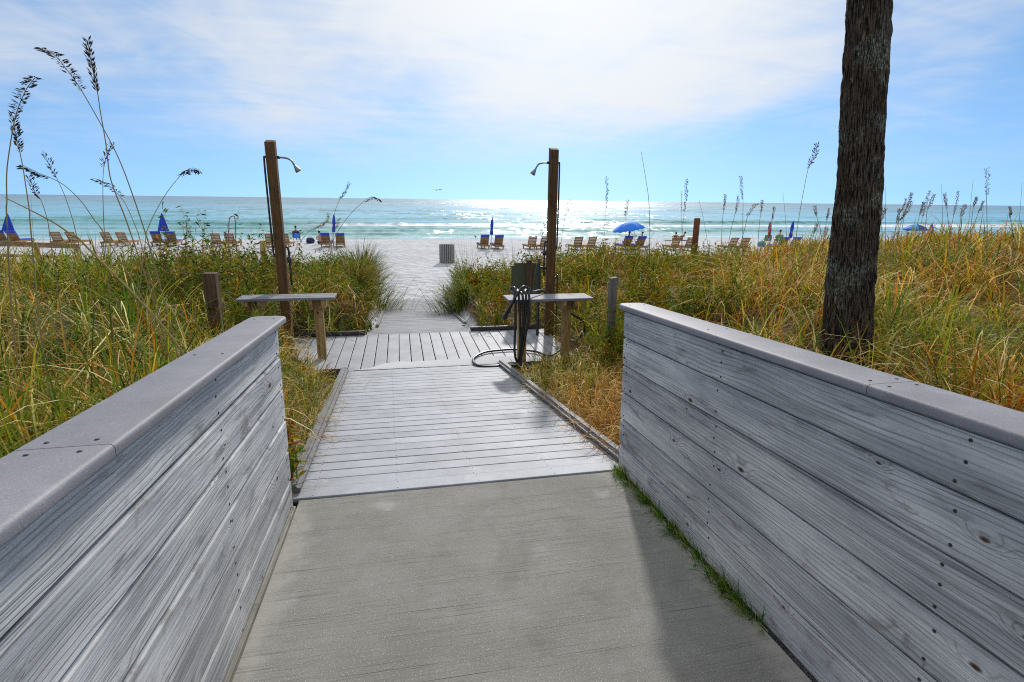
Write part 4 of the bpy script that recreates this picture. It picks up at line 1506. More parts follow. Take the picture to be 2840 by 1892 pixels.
def sling_chair(p, label, cloth, rz=0.0, seat=0.34, group='folding beach chairs'):
    r = empty('beach_chair', p, rz, label, 'beach chair', group)
    for s in (-1, 1):
        link('side_frame', tube(catmull([(s * 0.27, -0.27, 0.80), (s * 0.27, -0.05, seat - 0.03), (s * 0.27, 0.42, seat + 0.02)], 5), 0.014, 6), M['alu'], r)
        link('leg', tube([(s * 0.27, -0.20, 0.0), (s * 0.27, 0.36, seat + 0.01)], 0.013, 6), M['alu'], r)
        link('leg', tube([(s * 0.27, 0.38, 0.0), (s * 0.27, -0.12, seat + 0.22), (s * 0.27, 0.3, seat + 0.24)], 0.013, 6), M['alu'], r)
    vs, fs = [], []
    prof = [(-0.27, 0.80), (-0.20, 0.65), (-0.13, 0.50), (-0.06, seat - 0.02), (0.15, seat - 0.035), (0.42, seat + 0.01)]
    for (y, z) in prof:
        for x in (-0.26, 0.26):
            vs += [(x, y, z), (x, y + 0.012, z + 0.014)]
    for i in range(len(prof) - 1):
        a = i * 4
        b_ = a + 4
        fs += [(a, a + 2, b_ + 2, b_), (a + 1, b_ + 1, b_ + 3, a + 3), (a, b_, b_ + 1, a + 1), (a + 2, a + 3, b_ + 3, b_ + 2)]
    link('sling', mesh(vs, fs), M[cloth], r)
    return r


o, p = person(824, 122, 'shirtless bather seated in a folding chair, back turned, near the left shower', 0.36, R(14), 'skin', None, 'navy', 'hair', None, 0.0, 1.0)
sling_chair(p, 'folding beach chair with a blue towel over its back under the shirtless bather', 'navy', 0.0)
tw = link('striped_towel', None or slat_set([((0.40, 0.02, 0.55), (0.03, -0.24, 0.56), R(-20))]), M['bright_blue'], None, p)
tag(tw, 'bright blue towel hanging over the chair back of the shirtless bather', 'towel')
o, p = person(889, 130, 'pink-skinned bather sitting on the sand left of a blue lounger', 0.10, R(8), 'fair_skin', None, 'navy', 'hair', None, -0.3)
o, p = person(1737, 131, 'dark-haired person in navy on the left lounger under the open blue umbrella', 0.42, R(24), 'skin', 'navy', 'navy', 'hair', None, 0.0, 0.4, 0.0, -0.1)
o, p = person(1773, 131, 'person in blue with a pale cap on the right lounger under the open umbrella', 0.42, R(22), 'fair_skin', 'blue', 'navy', 'hair', 'white', 0.0, 0.4, 0.0, -0.1)
o, p = person(1872, 106, 'dark-haired bather on the sand by the water, left of two', 0.10, R(48), 'fair_skin', 'red', 'navy', 'hair', None, -0.4, 0.6)
o, p = person(1886, 106, 'dark-haired bather on the sand by the water, right of two', 0.10, R(44), 'fair_skin', None, 'red', 'hair', None, 0.3)
tb = link('beach_towel', slat_set([((2.2, 0.9, 0.02), (0, 0, 0.03), 0)]), M['navy'], None, at_z(1877, hv(1877, 107), BEACH))
tb.location.z = float(beach_z(tb.location.x, tb.location.y))
tag(tb, 'dark towel spread on the sand under the two bathers by the water', 'towel')
o, p = person(2157, 117, 'person in a white top seated in the green chair near the palm', 0.36, R(16), 'fair_skin', 'white', 'teal', 'hair', None, -0.3)
sling_chair(p, 'green folding beach chair holding the person in white', 'green', -0.3)
p = at_z(2127, hv(2127, 117), BEACH)
p.z = float(beach_z(p.x, p.y))
sling_chair(p, 'empty green folding beach chair left of the person in white', 'green', -0.5)
o, p = person(2549, 118, 'person in red seated under the multicoloured umbrella', 0.36, R(14), 'fair_skin', 'red', 'red', 'hair', 'orange', -0.2)
sling_chair(p, 'red folding beach chair under the multicoloured umbrella', 'red', -0.2)
o, p = person(2508, 116, 'reclining bather in the teal chair left of the multicoloured umbrella', 0.36, R(30), 'fair_skin', None, 'navy', 'hair', None, -0.6)
sling_chair(p, 'teal folding beach chair left of the multicoloured umbrella', 'teal', -0.6)

# beach bags
for (u, d, m_, label) in ((861, 127, 'navy', 'navy beach bag on the sand right of the shirtless bather'), (2112, 121, 'teal', 'teal bundle on the sand left of the green chairs')):
    p = at_z(u, hv(u, d), BEACH)
    p.z = float(beach_z(p.x, p.y))
    bg = empty('beach_bag', p, 0.3, label, 'bag')
    v, f = lathe_data([(0.22, 0.0), (0.30, 0.08), (0.31, 0.24), (0.24, 0.38), (0.16, 0.42), (0.12, 0.38)], 14, lambda a, z: 1 + 0.10 * math.sin(3 * a + 9 * z))
    link('body', mesh(v, f, True), M[m_], bg)
    for s in (-1, 1):
        link('handle', tube(catmull([(-0.12, s * 0.1, 0.38), (-0.06, s * 0.12, 0.52), (0.06, s * 0.12, 0.52), (0.12, s * 0.1, 0.38)], 4), 0.014, 6), M['white'], bg)


# ------------------------------------------------------------------ birds
def gull(p, s, rz, flap, label):
    r = empty('bird', p, rz, label, 'bird')
    v, f = tube_data([(0, -0.20, 0), (0, -0.08, 0.01), (0, 0.06, 0.01), (0, 0.17, 0.015), (0, 0.22, 0.01)], lambda t: 0.055 * math.sin(math.pi * min(0.97, max(0.08, t))) ** 0.7, 8)
    link('body', mesh([(a[0] * s, a[1] * s, a[2] * s) for a in v], f, True), M['bird'], r)
    for sd_ in (-1, 1):
        w_ = [(0.02, 0.07, 0.01), (0.26, 0.10, 0.12 * flap), (0.55, -0.02, 0.05 * flap), (0.25, -0.05, 0.10 * flap), (0.02, -0.06, 0.01)]
        vs = [(sd_ * x * s, y * s, z * s) for (x, y, z) in w_] + [(sd_ * x * s, y * s, (z + 0.012) * s) for (x, y, z) in w_]
        fs = [(0, 1, 3, 4), (1, 2, 3), (9, 8, 6, 5), (8, 7, 6)] + [(k, k + 5, (k + 1) % 5 + 5, (k + 1) % 5) for k in range(5)]
        link('wing', mesh(vs, fs), M['bird'], r)
    return r


gull(at_y(1211, 528, 120), 1.5, 0.4, 1.0, 'left one of two birds flying low above the sea horizon')
gull(at_y(1221, 527, 123), 1.4, 0.6, 1.2, 'right one of two birds flying low above the sea horizon')
p = at_z(1319, 659, SEA + 0.1)
p.z = float(beach_z(p.x, p.y))
br_ = empty('shore_bird', p, 0.5, 'small dark bird standing at the water edge left of the slim umbrella', 'bird')
v, f = tube_data([(0, -0.16, 0.16), (0, -0.05, 0.20), (0, 0.07, 0.22), (0, 0.12, 0.28), (0, 0.17, 0.30), (0, 0.24, 0.29)], lambda t: (0.02, 0.07, 0.075, 0.045, 0.04, 0.008)[int(round(t * 5))], 8)
link('body', mesh(v, f, True), M['bird'], br_)
for s in (-1, 1):
    link('leg', tube([(s * 0.025, 0.02, 0.16), (s * 0.025, 0.02, 0.0)], 0.006, 5), M['bird'], br_)

# ------------------------------------------------------------------ dune vegetation
GREEN = np.array([0.075, 0.155, 0.014])
DEEP = np.array([0.022, 0.058, 0.008])
LIME = np.array([0.200, 0.230, 0.016])
GOLD = np.array([0.360, 0.220, 0.022])
STRAW = np.array([0.480, 0.330, 0.120])
PALE = np.array([0.620, 0.530, 0.330])
RUST = np.array([0.240, 0.070, 0.012])
ORANGE = np.array([0.400, 0.150, 0.010])
PAL = np.stack([GREEN, DEEP, LIME, GOLD, STRAW, PALE, RUST, ORANGE])


def pick(n, wts, r):
    w = np.array(wts, float)
    w /= w.sum()
    c = PAL[r.choice(len(PAL), n, p=w)]
    return np.clip(c * r.uniform(0.7, 1.3, (n, 1)) * r.uniform(0.9, 1.1, (n, 3)), 0, 1)


def blades(root, h, w, az, lean, droop, col, S, r, tipcol=None):
    """ribbon blades: arching, tapering; returns V, T, C"""
    N = len(root)
    t = np.linspace(0, 1, S + 1)
    P = np.zeros((N, S + 1, 3))
    P[:, 0] = root
    dx, dy = np.cos(az), np.sin(az)
    for k in range(S):
        tm = (k + 0.5) / S
        th = lean + droop * tm ** 1.35
        st = h / S
        P[:, k + 1, 0] = P[:, k, 0] + st * np.sin(th) * dx
        P[:, k + 1, 1] = P[:, k, 1] + st * np.sin(th) * dy
        P[:, k + 1, 2] = P[:, k, 2] + st * np.cos(th)
    tw = az + np.pi / 2 + r.normal(0, 0.5, N)
    side = np.stack([np.cos(tw), np.sin(tw), r.normal(0, 0.15, N)], 1)
    wid = (np.clip(1 - t[:-1], 0, 1) ** 0.55) * np.minimum(1, 0.6 + t[:-1] * 2)
    A = P[:, :-1] + side[:, None] * (w[:, None] * wid)[:, :, None] * 0.5
    B = P[:, :-1] - side[:, None] * (w[:, None] * wid)[:, :, None] * 0.5
    V = np.concatenate([np.stack([A, B], 2).reshape(N, 2 * S, 3), P[:, -1:]], 1)
    wx0 = np.where(P[:, :, 0] < 0.35, -0.78, 1.50)
    hit = ((P[:, :, 1] < 3.3) & np.where(P[:, :1, 0] < 0.35, P[:, :, 0] > wx0, P[:, :, 0] < wx0) & (P[:, :1, 2] > -0.02) & (h[:, None] > 0.2)).any(1)
    ok = ~hit
    V, col, N = V[ok], col[ok], int(ok.sum())
    tipcol = None if tipcol is None else tipcol[ok]
    nv = 2 * S + 1
    tr = []
    for k in range(S - 1):
        tr += [(2 * k, 2 * k + 1, 2 * k + 3), (2 * k, 2 * k + 3, 2 * k + 2)]
    tr.append((2 * S - 2, 2 * S - 1, 2 * S))
    T = (np.array(tr)[None] + (np.arange(N) * nv)[:, None, None]).reshape(-1, 3)
    tc = col if tipcol is None else tipcol
    tt = np.concatenate([np.repeat(t[:-1], 2), [1.0]])
    C = col[:, None] * (1 - tt[None, :, None]) + tc[:, None] * tt[None, :, None]
    C = np.concatenate([C, np.ones((N, nv, 1))], 2)
    return V.reshape(-1, 3), T, C.reshape(-1, 4)


def merge(parts):
    Vs, Ts, Cs = [], [], []
    o = 0
    for V, T, C in parts:
        Vs.append(V)
        Ts.append(T + o)
        Cs.append(C)
        o += len(V)
    return np.concatenate(Vs), np.concatenate(Ts), np.concatenate(Cs)


def in_view(P, margin=0.16):
    """keep what stands in front of the lens, with room to step aside"""
    Rt = np.array(CAMROT).T
    q = (P - np.array(EYE)) @ Rt.T
    d = -q[:, 2]
    u = q[:, 0] / np.maximum(d, 1e-3) * FPX / 2840
    return (d > 0.3) & (np.abs(u) < 0.5 + margin)


def scatter(n, x0, x1, y0, y1, r, mask, near_bias=0.9, even=0.12):
    """points whose density falls off with distance from the eye"""
    x = r.uniform(x0, x1, n)
    y = r.uniform(y0, y1, n)
    d = np.hypot(x, y)
    clump = vnoise(x, y, 2.1, 81) + 0.7 * vnoise(x, y, 4.6, 82)
    keep = r.uniform(0, 1, n) < (even + (1 - even) * sst(clump, -0.42, 0.18)) * np.clip((2.6 / np.maximum(d, 2.6)) ** near_bias, 0, 1) * mask(x, y)
    x, y = x[keep], y[keep]
    P = np.stack([x, y, ground_z(x, y)], 1)
    P = P[in_view(P)]
    return P


def tufts(P, per, r, hgt, wid, wts_fn, lean_s=0.35, droop_m=1.15, spread=0.05, hs=None):
    """grass tufts at the points P, finer near the eye"""
    parts = []
    d = np.hypot(P[:, 0], P[:, 1])
    for lo, hi, S, pf in ((0, 4.5, 6, 1.0), (4.5, 9, 4, 0.85), (9, 60, 3, 0.7)):
        sel = P[(d >= lo) & (d < hi)]
        if len(sel) == 0:
            continue
        k = max(3, int(per * pf))
        base = np.repeat(sel, k, 0)
        N = len(base)
        dd = np.hypot(base[:, 0], base[:, 1])
        az = r.uniform(0, 2 * np.pi, N)
        off = np.abs(r.normal(0, spread, N)) * (1 + dd / 14)
        root = base.copy()
        root[:, 0] += np.cos(az) * off
        root[:, 1] += np.sin(az) * off
        root[:, 2] -= 0.02
        th = np.repeat(r.uniform(0.6, 1.15, len(sel)), k)
        h = hgt * th * r.uniform(0.45, 1.1, N)
        h = h * (0.72 + 0.62 * sst(vnoise(root[:, 0], root[:, 1], 1.6, 83), -0.45, 0.5))
        if hs is not None:
            h = h * hs(root[:, 0], root[:, 1])
        w = wid * r.uniform(0.6, 1.3, N) * (1 + dd / 5.5) * np.where(dd < 4.5, 1.15, 1.0)
        arch = r.uniform(0, 1, N) < 0.64
        lean = np.abs(r.normal(0.08, lean_s, N)) + arch * 0.12
        droop = np.clip(r.normal(droop_m, 0.5, N) + np.where(arch, 0.95, -0.55), 0.05, 2.9)
        h = h * np.where(arch, 1.15, 0.95)
        wts = wts_fn(r)
        col = np.where(arch[:, None], pick(N, wts[1], r), pick(N, wts[0], r))
        pt = vnoise(base[:, 0], base[:, 1], 1.25, 91)[:, None] + r.normal(0, 0.08, (N, 1))
        rusty = sst(pt, 0.08, 0.42) * r.uniform(0.2, 0.85, (N, 1))
        green = sst(-pt, 0.05, 0.40) * r.uniform(0.2, 0.8, (N, 1))
        col = col * (1 - rusty) + (RUST * 0.5 + ORANGE * 0.5)[None] * rusty
        col = col * (1 - green) + (GREEN * 0.6 + LIME * 0.4)[None] * green
        tu = np.repeat(r.uniform(0.75, 1.25, (len(sel), 1)), k, 0)
        warm = np.repeat(r.uniform(0, 1, len(sel)), k)[:, None]
        col = col * tu * (1 - warm * np.array([[0.0, 0.1, 0.35]])) * 1.22
        tip = np.clip(col * r.uniform(0.9, 1.5, (N, 1)) + (r.uniform(0, 1, (N, 1)) < 0.25) * np.array([[0.10, 0.07, 0.02]]), 0, 1)
        parts.append(blades(root, h, w, az, lean, droop, col, S, r, tip))
    return parts


def leafy(P, r, hgt, nstem, nleaf, wts, lsize):
    """low bushy growth: branching stems with small pointed leaves"""
    parts = []
    base = np.repeat(P, nstem, 0)
    N = len(base)
    az = r.uniform(0, 2 * np.pi, N)
    h = hgt * r.uniform(0.5, 1.1, N) * np.repeat(r.uniform(0.45, 1.35, len(P)), nstem)
    lean = np.abs(r.normal(0.25, 0.25, N))
    droop = r.normal(0.2, 0.3, N)
    dd = np.hypot(base[:, 0], base[:, 1])
    stem_c = pick(N, (0.6, 0.5, 0.2, 0.2, 0.1, 0, 0.6, 0.1), r) * 0.7
    parts.append(blades(base, h, 0.004 * (1 + dd / 8), az, lean, droop, stem_c, 2, r))
    # leaves along each stem
    M_ = N * nleaf
    s = np.repeat(np.arange(N), nleaf)
    t = r.uniform(0.2, 1.0, M_) ** 0.8
    th = lean[s] + droop[s] * t * 0.6
    px = base[s, 0] + np.cos(az[s]) * np.sin(th) * h[s] * t
    py = base[s, 1] + np.sin(az[s]) * np.sin(th) * h[s] * t
    pz = base[s, 2] + np.cos(th) * h[s] * t
    a2 = r.uniform(0, 2 * np.pi, M_)
    el = r.normal(0.5, 0.5, M_)
    L = lsize * r.uniform(0.6, 1.3, M_) * (1 + dd[s] / 14)
    dirv = np.stack([np.cos(a2) * np.cos(el), np.sin(a2) * np.cos(el), np.sin(el)], 1)
    ra = r.normal(size=(M_, 3))
    sd = np.cross(dirv, ra)
    sd /= np.linalg.norm(sd, axis=1, keepdims=True) + 1e-9
    p0 = np.stack([px, py, pz], 1)
    pm = p0 + dirv * (L * 0.5)[:, None]
    V = np.stack([p0, pm + sd * (L * 0.17)[:, None], pm - sd * (L * 0.17)[:, None], p0 + dirv * L[:, None]], 1).reshape(-1, 3)
    i = np.arange(M_) * 4
    T = np.concatenate([np.stack([i, i + 1, i + 2], 1), np.stack([i + 1, i + 3, i + 2], 1)])
    pc = np.repeat(pick(len(P), wts, r), nstem * nleaf, 0)
    col = 0.55 * pick(M_, wts, r) + 0.45 * pc
    C = np.concatenate([np.repeat(col, 4, 0), np.ones((M_ * 4, 1))], 1)
    parts.append((V, T, C))
    return parts


def stuff(name, parts, mat, label, cat):
    V, T, C = merge(parts)
    o = link(name, np_mesh(V, T, C), mat)
    tag(o, label, cat, None, 'stuff')
    return len(T)


def left_side(x, y):
    return veg_mask(x, y) * (x < 0)


def right_side(x, y):
    return veg_mask(x, y) * (x > 0)


TRI = 0
r1 = np.random.default_rng(101)
wl_ = lambda r: ((1.7, 1.9, 1.1, 0.5, 0.3, 0.15, 0.3, 0.25), (1.1, 1.3, 0.7, 0.5, 0.8, 1.2, 0.35, 0.15))
wr_c = lambda r: ((1.0, 0.9, 1.2, 0.8, 0.4, 0.15, 0.6, 0.4), (0.5, 0.4, 0.9, 0.8, 0.7, 0.9, 0.5, 0.3))
hl = lambda x, y: (1 - 0.25 * sst(y, 13, 17)) * np.where(y < 6.9, 1 - 0.55 * sst(-x, 1.6, 0.9) * sst(y, 3.0, 3.3), 1)
P = scatter(30000, -17, -0.7, 0.2, 19, r1, left_side, 0.85)
TRI += stuff('dune_grass', tufts(P, 14, r1, 0.86, 0.0072, wl_, 0.34, 1.35, 0.045, hl), M['grass'], 'tangled green and straw dune grass covering the left dune', 'grass')
hr = lambda x, y: (1 - 0.25 * sst(y, 14, 18)) * np.where((x < 3.0) & (y > 3.1), 0.35 + 0.65 * sst(x, 1.9, 3.0), 1)
P = scatter(38000, 1.5, 24, 0.2, 21, r1, right_side, 0.85)
TRI += stuff('dune_grass', tufts(P, 14, r1, 0.82, 0.0072, wr_c, 0.34, 1.35, 0.045, hr), M['grass'], 'yellow and rust dune grass covering the right dune', 'grass')

# leafy shrubs mixed into the grass near the showers
def sh_left(x, y):
    return left_side(x, y) * sst(x, -5.4, -3.4) * sst(y, 6.5, 8.5) * (0.5 + 0.5 * vnoise(x, y, 1.1, 61))


def sh_right(x, y):
    return right_side(x, y) * np.maximum(sst(x, 8.5, 5.0) * sst(y, 7.8, 9.0), sst(np.abs(x - 3.4), 1.1, 0.6) * sst(y, 4.8, 6.5)) * (0.55 + 0.5 * vnoise(x, y, 1.0, 62))


P = scatter(4600, -8, -0.5, 6, 17, r1, sh_left, 0.4, 0.45)
TRI += stuff('leafy_ground_cover', leafy(P, r1, 0.62, 6, 14, (1.8, 0.8, 1.2, 0.25, 0.0, 0.0, 0.10, 0.18), 0.038), M['leaf'], 'bushy small-leaved green and yellow growth around the left shower', 'ground cover')
P = scatter(5600, 1.3, 9, 4.5, 17, r1, sh_right, 0.4, 0.45)
TRI += stuff('leafy_ground_cover', leafy(P, r1, 0.66, 6, 14, (1.5, 0.5, 1.3, 0.5, 0.0, 0.0, 0.2, 0.5), 0.038), M['leaf'], 'bushy small-leaved green and orange growth around the right shower', 'ground cover')

# thin straw and short weeds beside the boardwalk
def verge(x, y):
    a = (x > 1.38) * (x < 2.6) * (y > 3.15) * (y < 6.95)
    b = (x < -0.80) * (x > -1.8) * (y > 3.1) * (y < 7.0)
    return (a | b) * 1.0


P = scatter(8800, -1.8, 2.7, 3.1, 7.0, r1, verge, 0.3, 0.7)
TRI += stuff('verge_grass', tufts(P, 8, r1, 0.32, 0.0042, lambda r: ((2.0, 1.2, 1.2, 0.5, 0.5, 0.2, 0.3, 0.2), (0.5, 0.3, 0.4, 0.8, 1.3, 1.2, 0.3, 0.15)), 0.8, 1.1, 0.06), M['grass'], 'sparse dry grass and straw beside the boardwalk ramp', 'grass')


# weeds in the joint at the foot of the right wall
yy = np.concatenate([r1.normal(c, 0.05, n_) for c, n_ in ((3.10, 22), (2.92, 10), (2.70, 20), (2.52, 9), (2.36, 20), (2.16, 8), (1.98, 9), (1.84, 20), (1.72, 12))])
xx = 1.434 - np.abs(r1.normal(0.018, 0.012, len(yy)))
P = np.stack([xx, yy, -SLOPE * yy + 0.002], 1)
N = len(P)
base = np.repeat(P, 9, 0)
base[:, 0] -= np.abs(r1.normal(0, 0.022, N * 9))
base[:, 1] += r1.normal(0, 0.015, N * 9)
az = r1.normal(np.pi, 0.8, N * 9)
TRI += stuff('joint_weeds', [blades(base, r1.uniform(0.04, 0.115, N * 9), r1.uniform(0.003, 0.006, N * 9), az, np.abs(r1.normal(0.5, 0.4, N * 9)), r1.normal(0.7, 0.4, N * 9), pick(N * 9, (1.5, 0.5, 0.6, 0.1, 0.3, 0.1, 0, 0), r1) * np.array([[1.1, 1.35, 1.2]]), 3, r1)],
             M['grass'], 'short green weeds growing along the foot of the right plank wall', 'grass')


# grass tussocks that stand out
def tussock(p, n, h, w, wts, lean, droop, label, spread=0.12, seed=1, azm=None, seg=7):
    r = np.random.default_rng(seed)
    az = r.uniform(0, 2 * np.pi, n) if azm is None else r.normal(azm, 0.7, n)
    off = np.abs(r.normal(0, spread, n))
    root = np.stack([p[0] + np.cos(az) * off, p[1] + np.sin(az) * off, np.zeros(n)], 1)
    root[:, 2] = ground_z(root[:, 0], root[:, 1]) - 0.02
    loc = Vector((p[0], p[1], float(ground_z(np.array([p[0]]), np.array([p[1]]))[0])))
    root -= np.array(loc)
    V, T, C = blades(root, h * r.uniform(0.5, 1.1, n), w * r.uniform(0.6, 1.3, n), az, np.abs(r.normal(lean, 0.2, n)), np.clip(r.normal(droop, 0.45, n), 0, 2.8), pick(n, wts, r), seg, r)
    o = link('grass_tussock', np_mesh(V, T, C), M['grass'], None, loc)
    return tag(o, label, 'grass tussock')


G1 = (1.4, 1.0, 0.9, 0.2, 0.2, 0.3, 0, 0)
G2 = (0.3, 0.1, 0.5, 0.8, 1.0, 1.2, 0.2, 0.1)
tussock((-1.0, 14.4), 2200, 1.25, 0.012, G1, 0.35, 1.25, 'large arching green tussock overhanging the left side of the lower walkway', 0.42, 1)
tussock((-1.1, 12.4), 1300, 1.0, 0.011, (0.8, 0.5, 0.8, 0.5, 0.4, 0.2, 0.1, 0.1), 0.3, 1.1, 'tussock between the left bench and the large arching green tussock', 0.2, 2)
tussock((1.55, 12.9), 1500, 1.1, 0.012, G1, 0.4, 1.3, 'green tussock overhanging the right side of the lower walkway', 0.35, 3)
tussock((1.75, 14.6), 260, 1.5, 0.007, G1, 0.12, 0.5, 'wispy upright green grass behind the right walkway tussock', 0.25, 4)
tussock((2.9, 13.8), 160, 1.5, 0.007, G1, 0.12, 0.5, 'wispy upright green grass left of the olive sign back', 0.25, 5)
tussock((3.45, 3.25), 110, 0.95, 0.006, G2, 0.35, 1.7, 'long pale grass arching in front of the palm base', 0.22, 6)
tussock((3.3, 2.35), 130, 0.75, 0.008, (1, 0.5, 0.8, 0.2, 0.3, 0.5, 0, 0), 0.3, 1.6, 'green tussock with curling blades behind the right wall, right of the palm', 0.14, 7)
tussock((-1.55, 2.5), 200, 0.80, 0.0055, (0.5, 0.2, 1.0, 1.2, 0.8, 0.3, 0, 0.3), 0.3, 1.5, 'bright yellow-green tussock close behind the left wall cap', 0.12, 8)
tussock((-2.7, 3.4), 240, 1.0, 0.006, G1, 0.25, 1.3, 'tall green tussock at the left edge of the picture', 0.14, 9)
tussock((1.36, 3.30), 90, 0.20, 0.004, (0.6, 0.1, 1.4, 1.6, 0.4, 0.1, 0.1, 0.4), 0.4, 0.8, 'small yellow-green tuft at the far foot of the right wall', 0.05, 10, None, 4)
tussock((1.95, 7.05), 150, 0.42, 0.006, (1.2, 0.8, 0.8, 0.1, 0.1, 0.1, 0, 0), 0.4, 0.9, 'bright green tuft under the right bench between its legs', 0.12, 11)
tussock((-0.98, 6.75), 150, 0.50, 0.004, (0.8, 0.4, 0.8, 0.6, 0.5, 0.3, 0.2, 0.1), 0.4, 1.1, 'thin grass tuft in front of the left bench leg', 0.15, 12)


tussock((-2.45, 3.75), 60, 1.75, 0.0065, (0.3, 0.2, 0.3, 0.5, 1.0, 0.6, 0.2, 0), 0.12, 0.7, 'tall loose bare stems among the sea oats on the left', 0.30, 13)
tussock((-3.6, 5.4), 70, 1.55, 0.0075, (0.5, 0.2, 0.4, 0.5, 1.0, 0.5, 0.2, 0), 0.15, 0.8, 'loose thin stems rising behind the sea oats on the left', 0.40, 14)
tussock((1.72, 9.45), 220, 0.75, 0.008, G1, 0.3, 0.9, 'green tuft in front of the olive sign back', 0.22, 15)


tussock((2.62, 6.25), 170, 0.60, 0.007, (1.0, 0.6, 0.8, 0.5, 0.4, 0.3, 0.2, 0.2), 0.3, 1.2, 'grass tuft at the foot of the grey square post', 0.16, 16)
tussock((3.0, 5.6), 260, 0.78, 0.007, (1.0, 0.5, 0.8, 0.6, 0.4, 0.5, 0.2, 0.2), 0.3, 1.4, 'large tuft between the grey square post and the right wall cap', 0.2, 17)


tussock((-1.05, 4.6), 200, 0.5, 0.005, (0.6, 0.3, 0.6, 0.6, 0.6, 0.3, 0.6, 0.3), 0.35, 1.2, 'rusty grass tuft left of the boardwalk curb, behind the wall-end weeds', 0.2, 18)
tussock((-1.0, 5.6), 200, 0.5, 0.005, (0.8, 0.4, 0.6, 0.6, 0.6, 0.3, 0.4, 0.2), 0.35, 1.2, 'mixed grass tuft midway along the left boardwalk curb', 0.22, 19)


# leafy weed at the end of the left wall
def leafy_weed(p, n, h, label, seed, wts, ls=0.085):
    r = np.random.default_rng(seed)
    root = empty('leafy_weed', p, 0, label, 'plant')
    sv, sf, lv, lf, lc = [], [], [], [], []
    for k in range(n):
        a = r.uniform(0, 6.28)
        ln = r.uniform(0.05, 0.5)
        hh = h * r.uniform(0.45, 1.05)
        b0 = Vector((r.normal(0, 0.04 if h < 1 else 0.28), r.normal(0, 0.05 if h < 1 else 0.25), -0.03))
        pts = [b0 + Vector((math.cos(a) * math.sin(ln) * hh * t * t, math.sin(a) * math.sin(ln) * hh * t * t, hh * t)) for t in (0, 0.33, 0.66, 1.0)]
        v_, f_ = tube_data(pts, lambda t: 0.0035 * (1 - 0.6 * t), 5, False)
        sf += [tuple(i + len(sv) for i in q) for q in f_]
        sv += v_
        for j in range((int(13 * hh / h) + 4) * (2 if h > 1 else 1)):
            t = r.uniform(0.25, 1.0)
            q = pts[0].lerp(pts[3], t)
            aa = r.uniform(0, 6.28)
            el = r.normal(0.35, 0.4)
            d_ = Vector((math.cos(aa) * math.cos(el), math.sin(aa) * math.cos(el), math.sin(el)))
            s_ = d_.cross(Vector(r.normal(size=3))).normalized()
            L = ls * r.uniform(0.5, 1.2)
            i0 = len(lv)
            lv += [q, q + d_ * L * 0.35 + s_ * L * 0.14, q + d_ * L * 0.35 - s_ * L * 0.14, q + d_ * L * 0.7 + s_ * L * 0.10 - Vector((0, 0, L * 0.06)), q + d_ * L * 0.7 - s_ * L * 0.10 - Vector((0, 0, L * 0.06)), q + d_ * L - Vector((0, 0, L * 0.16))]
            lf += [(i0, i0 + 1, i0 + 2), (i0 + 1, i0 + 3, i0 + 2), (i0 + 2, i0 + 3, i0 + 4), (i0 + 3, i0 + 5, i0 + 4)]
            c = pick(1, wts, r)[0]
            lc += [(*c, 1.0)] * 6
    link('stems', mesh(sv, sf, True), M['rust_pipe'], root)
    link('foliage', np_mesh(np.array([tuple(v) for v in lv]), np.array(lf), np.array(lc)), M['leaf'], root)
    return root


WW = (0.9, 0.2, 1.2, 0.25, 0, 0, 0.35, 0.35)
leafy_weed((-0.775, 3.36, -0.19), 16, 0.44, 'leafy green and orange weed growing at the end of the left wall', 21, WW)
leafy_weed((-0.86, 3.80, -0.22), 18, 0.40, 'reddish leafy weed beside the boardwalk curb behind the wall-end weed', 22, (0.4, 0.2, 0.5, 0.2, 0, 0, 1.0, 0.6), 0.06)
wx = at_y(520, 640, 9.2)
leafy_weed((wx.x, wx.y, -0.15), 60, 1.62, 'tall airy weed with tiny leaves reaching above the left dune', 23, (1.2, 0.9, 0.8, 0.2, 0, 0, 0.2, 0.25), 0.085)
leafy_weed((wx.x + 0.8, wx.y + 0.4, -0.2), 50, 1.3, 'shorter airy weed right of the tall one on the left dune', 24, (1.2, 0.9, 0.8, 0.2, 0, 0, 0.2, 0.25), 0.085)
leafy_weed((4.6, 11.2, -0.1), 22, 1.1, 'airy orange-green weed rising below the open blue umbrella', 25, (0.6, 0.3, 0.7, 0.3, 0, 0, 0.7, 0.6), 0.05)


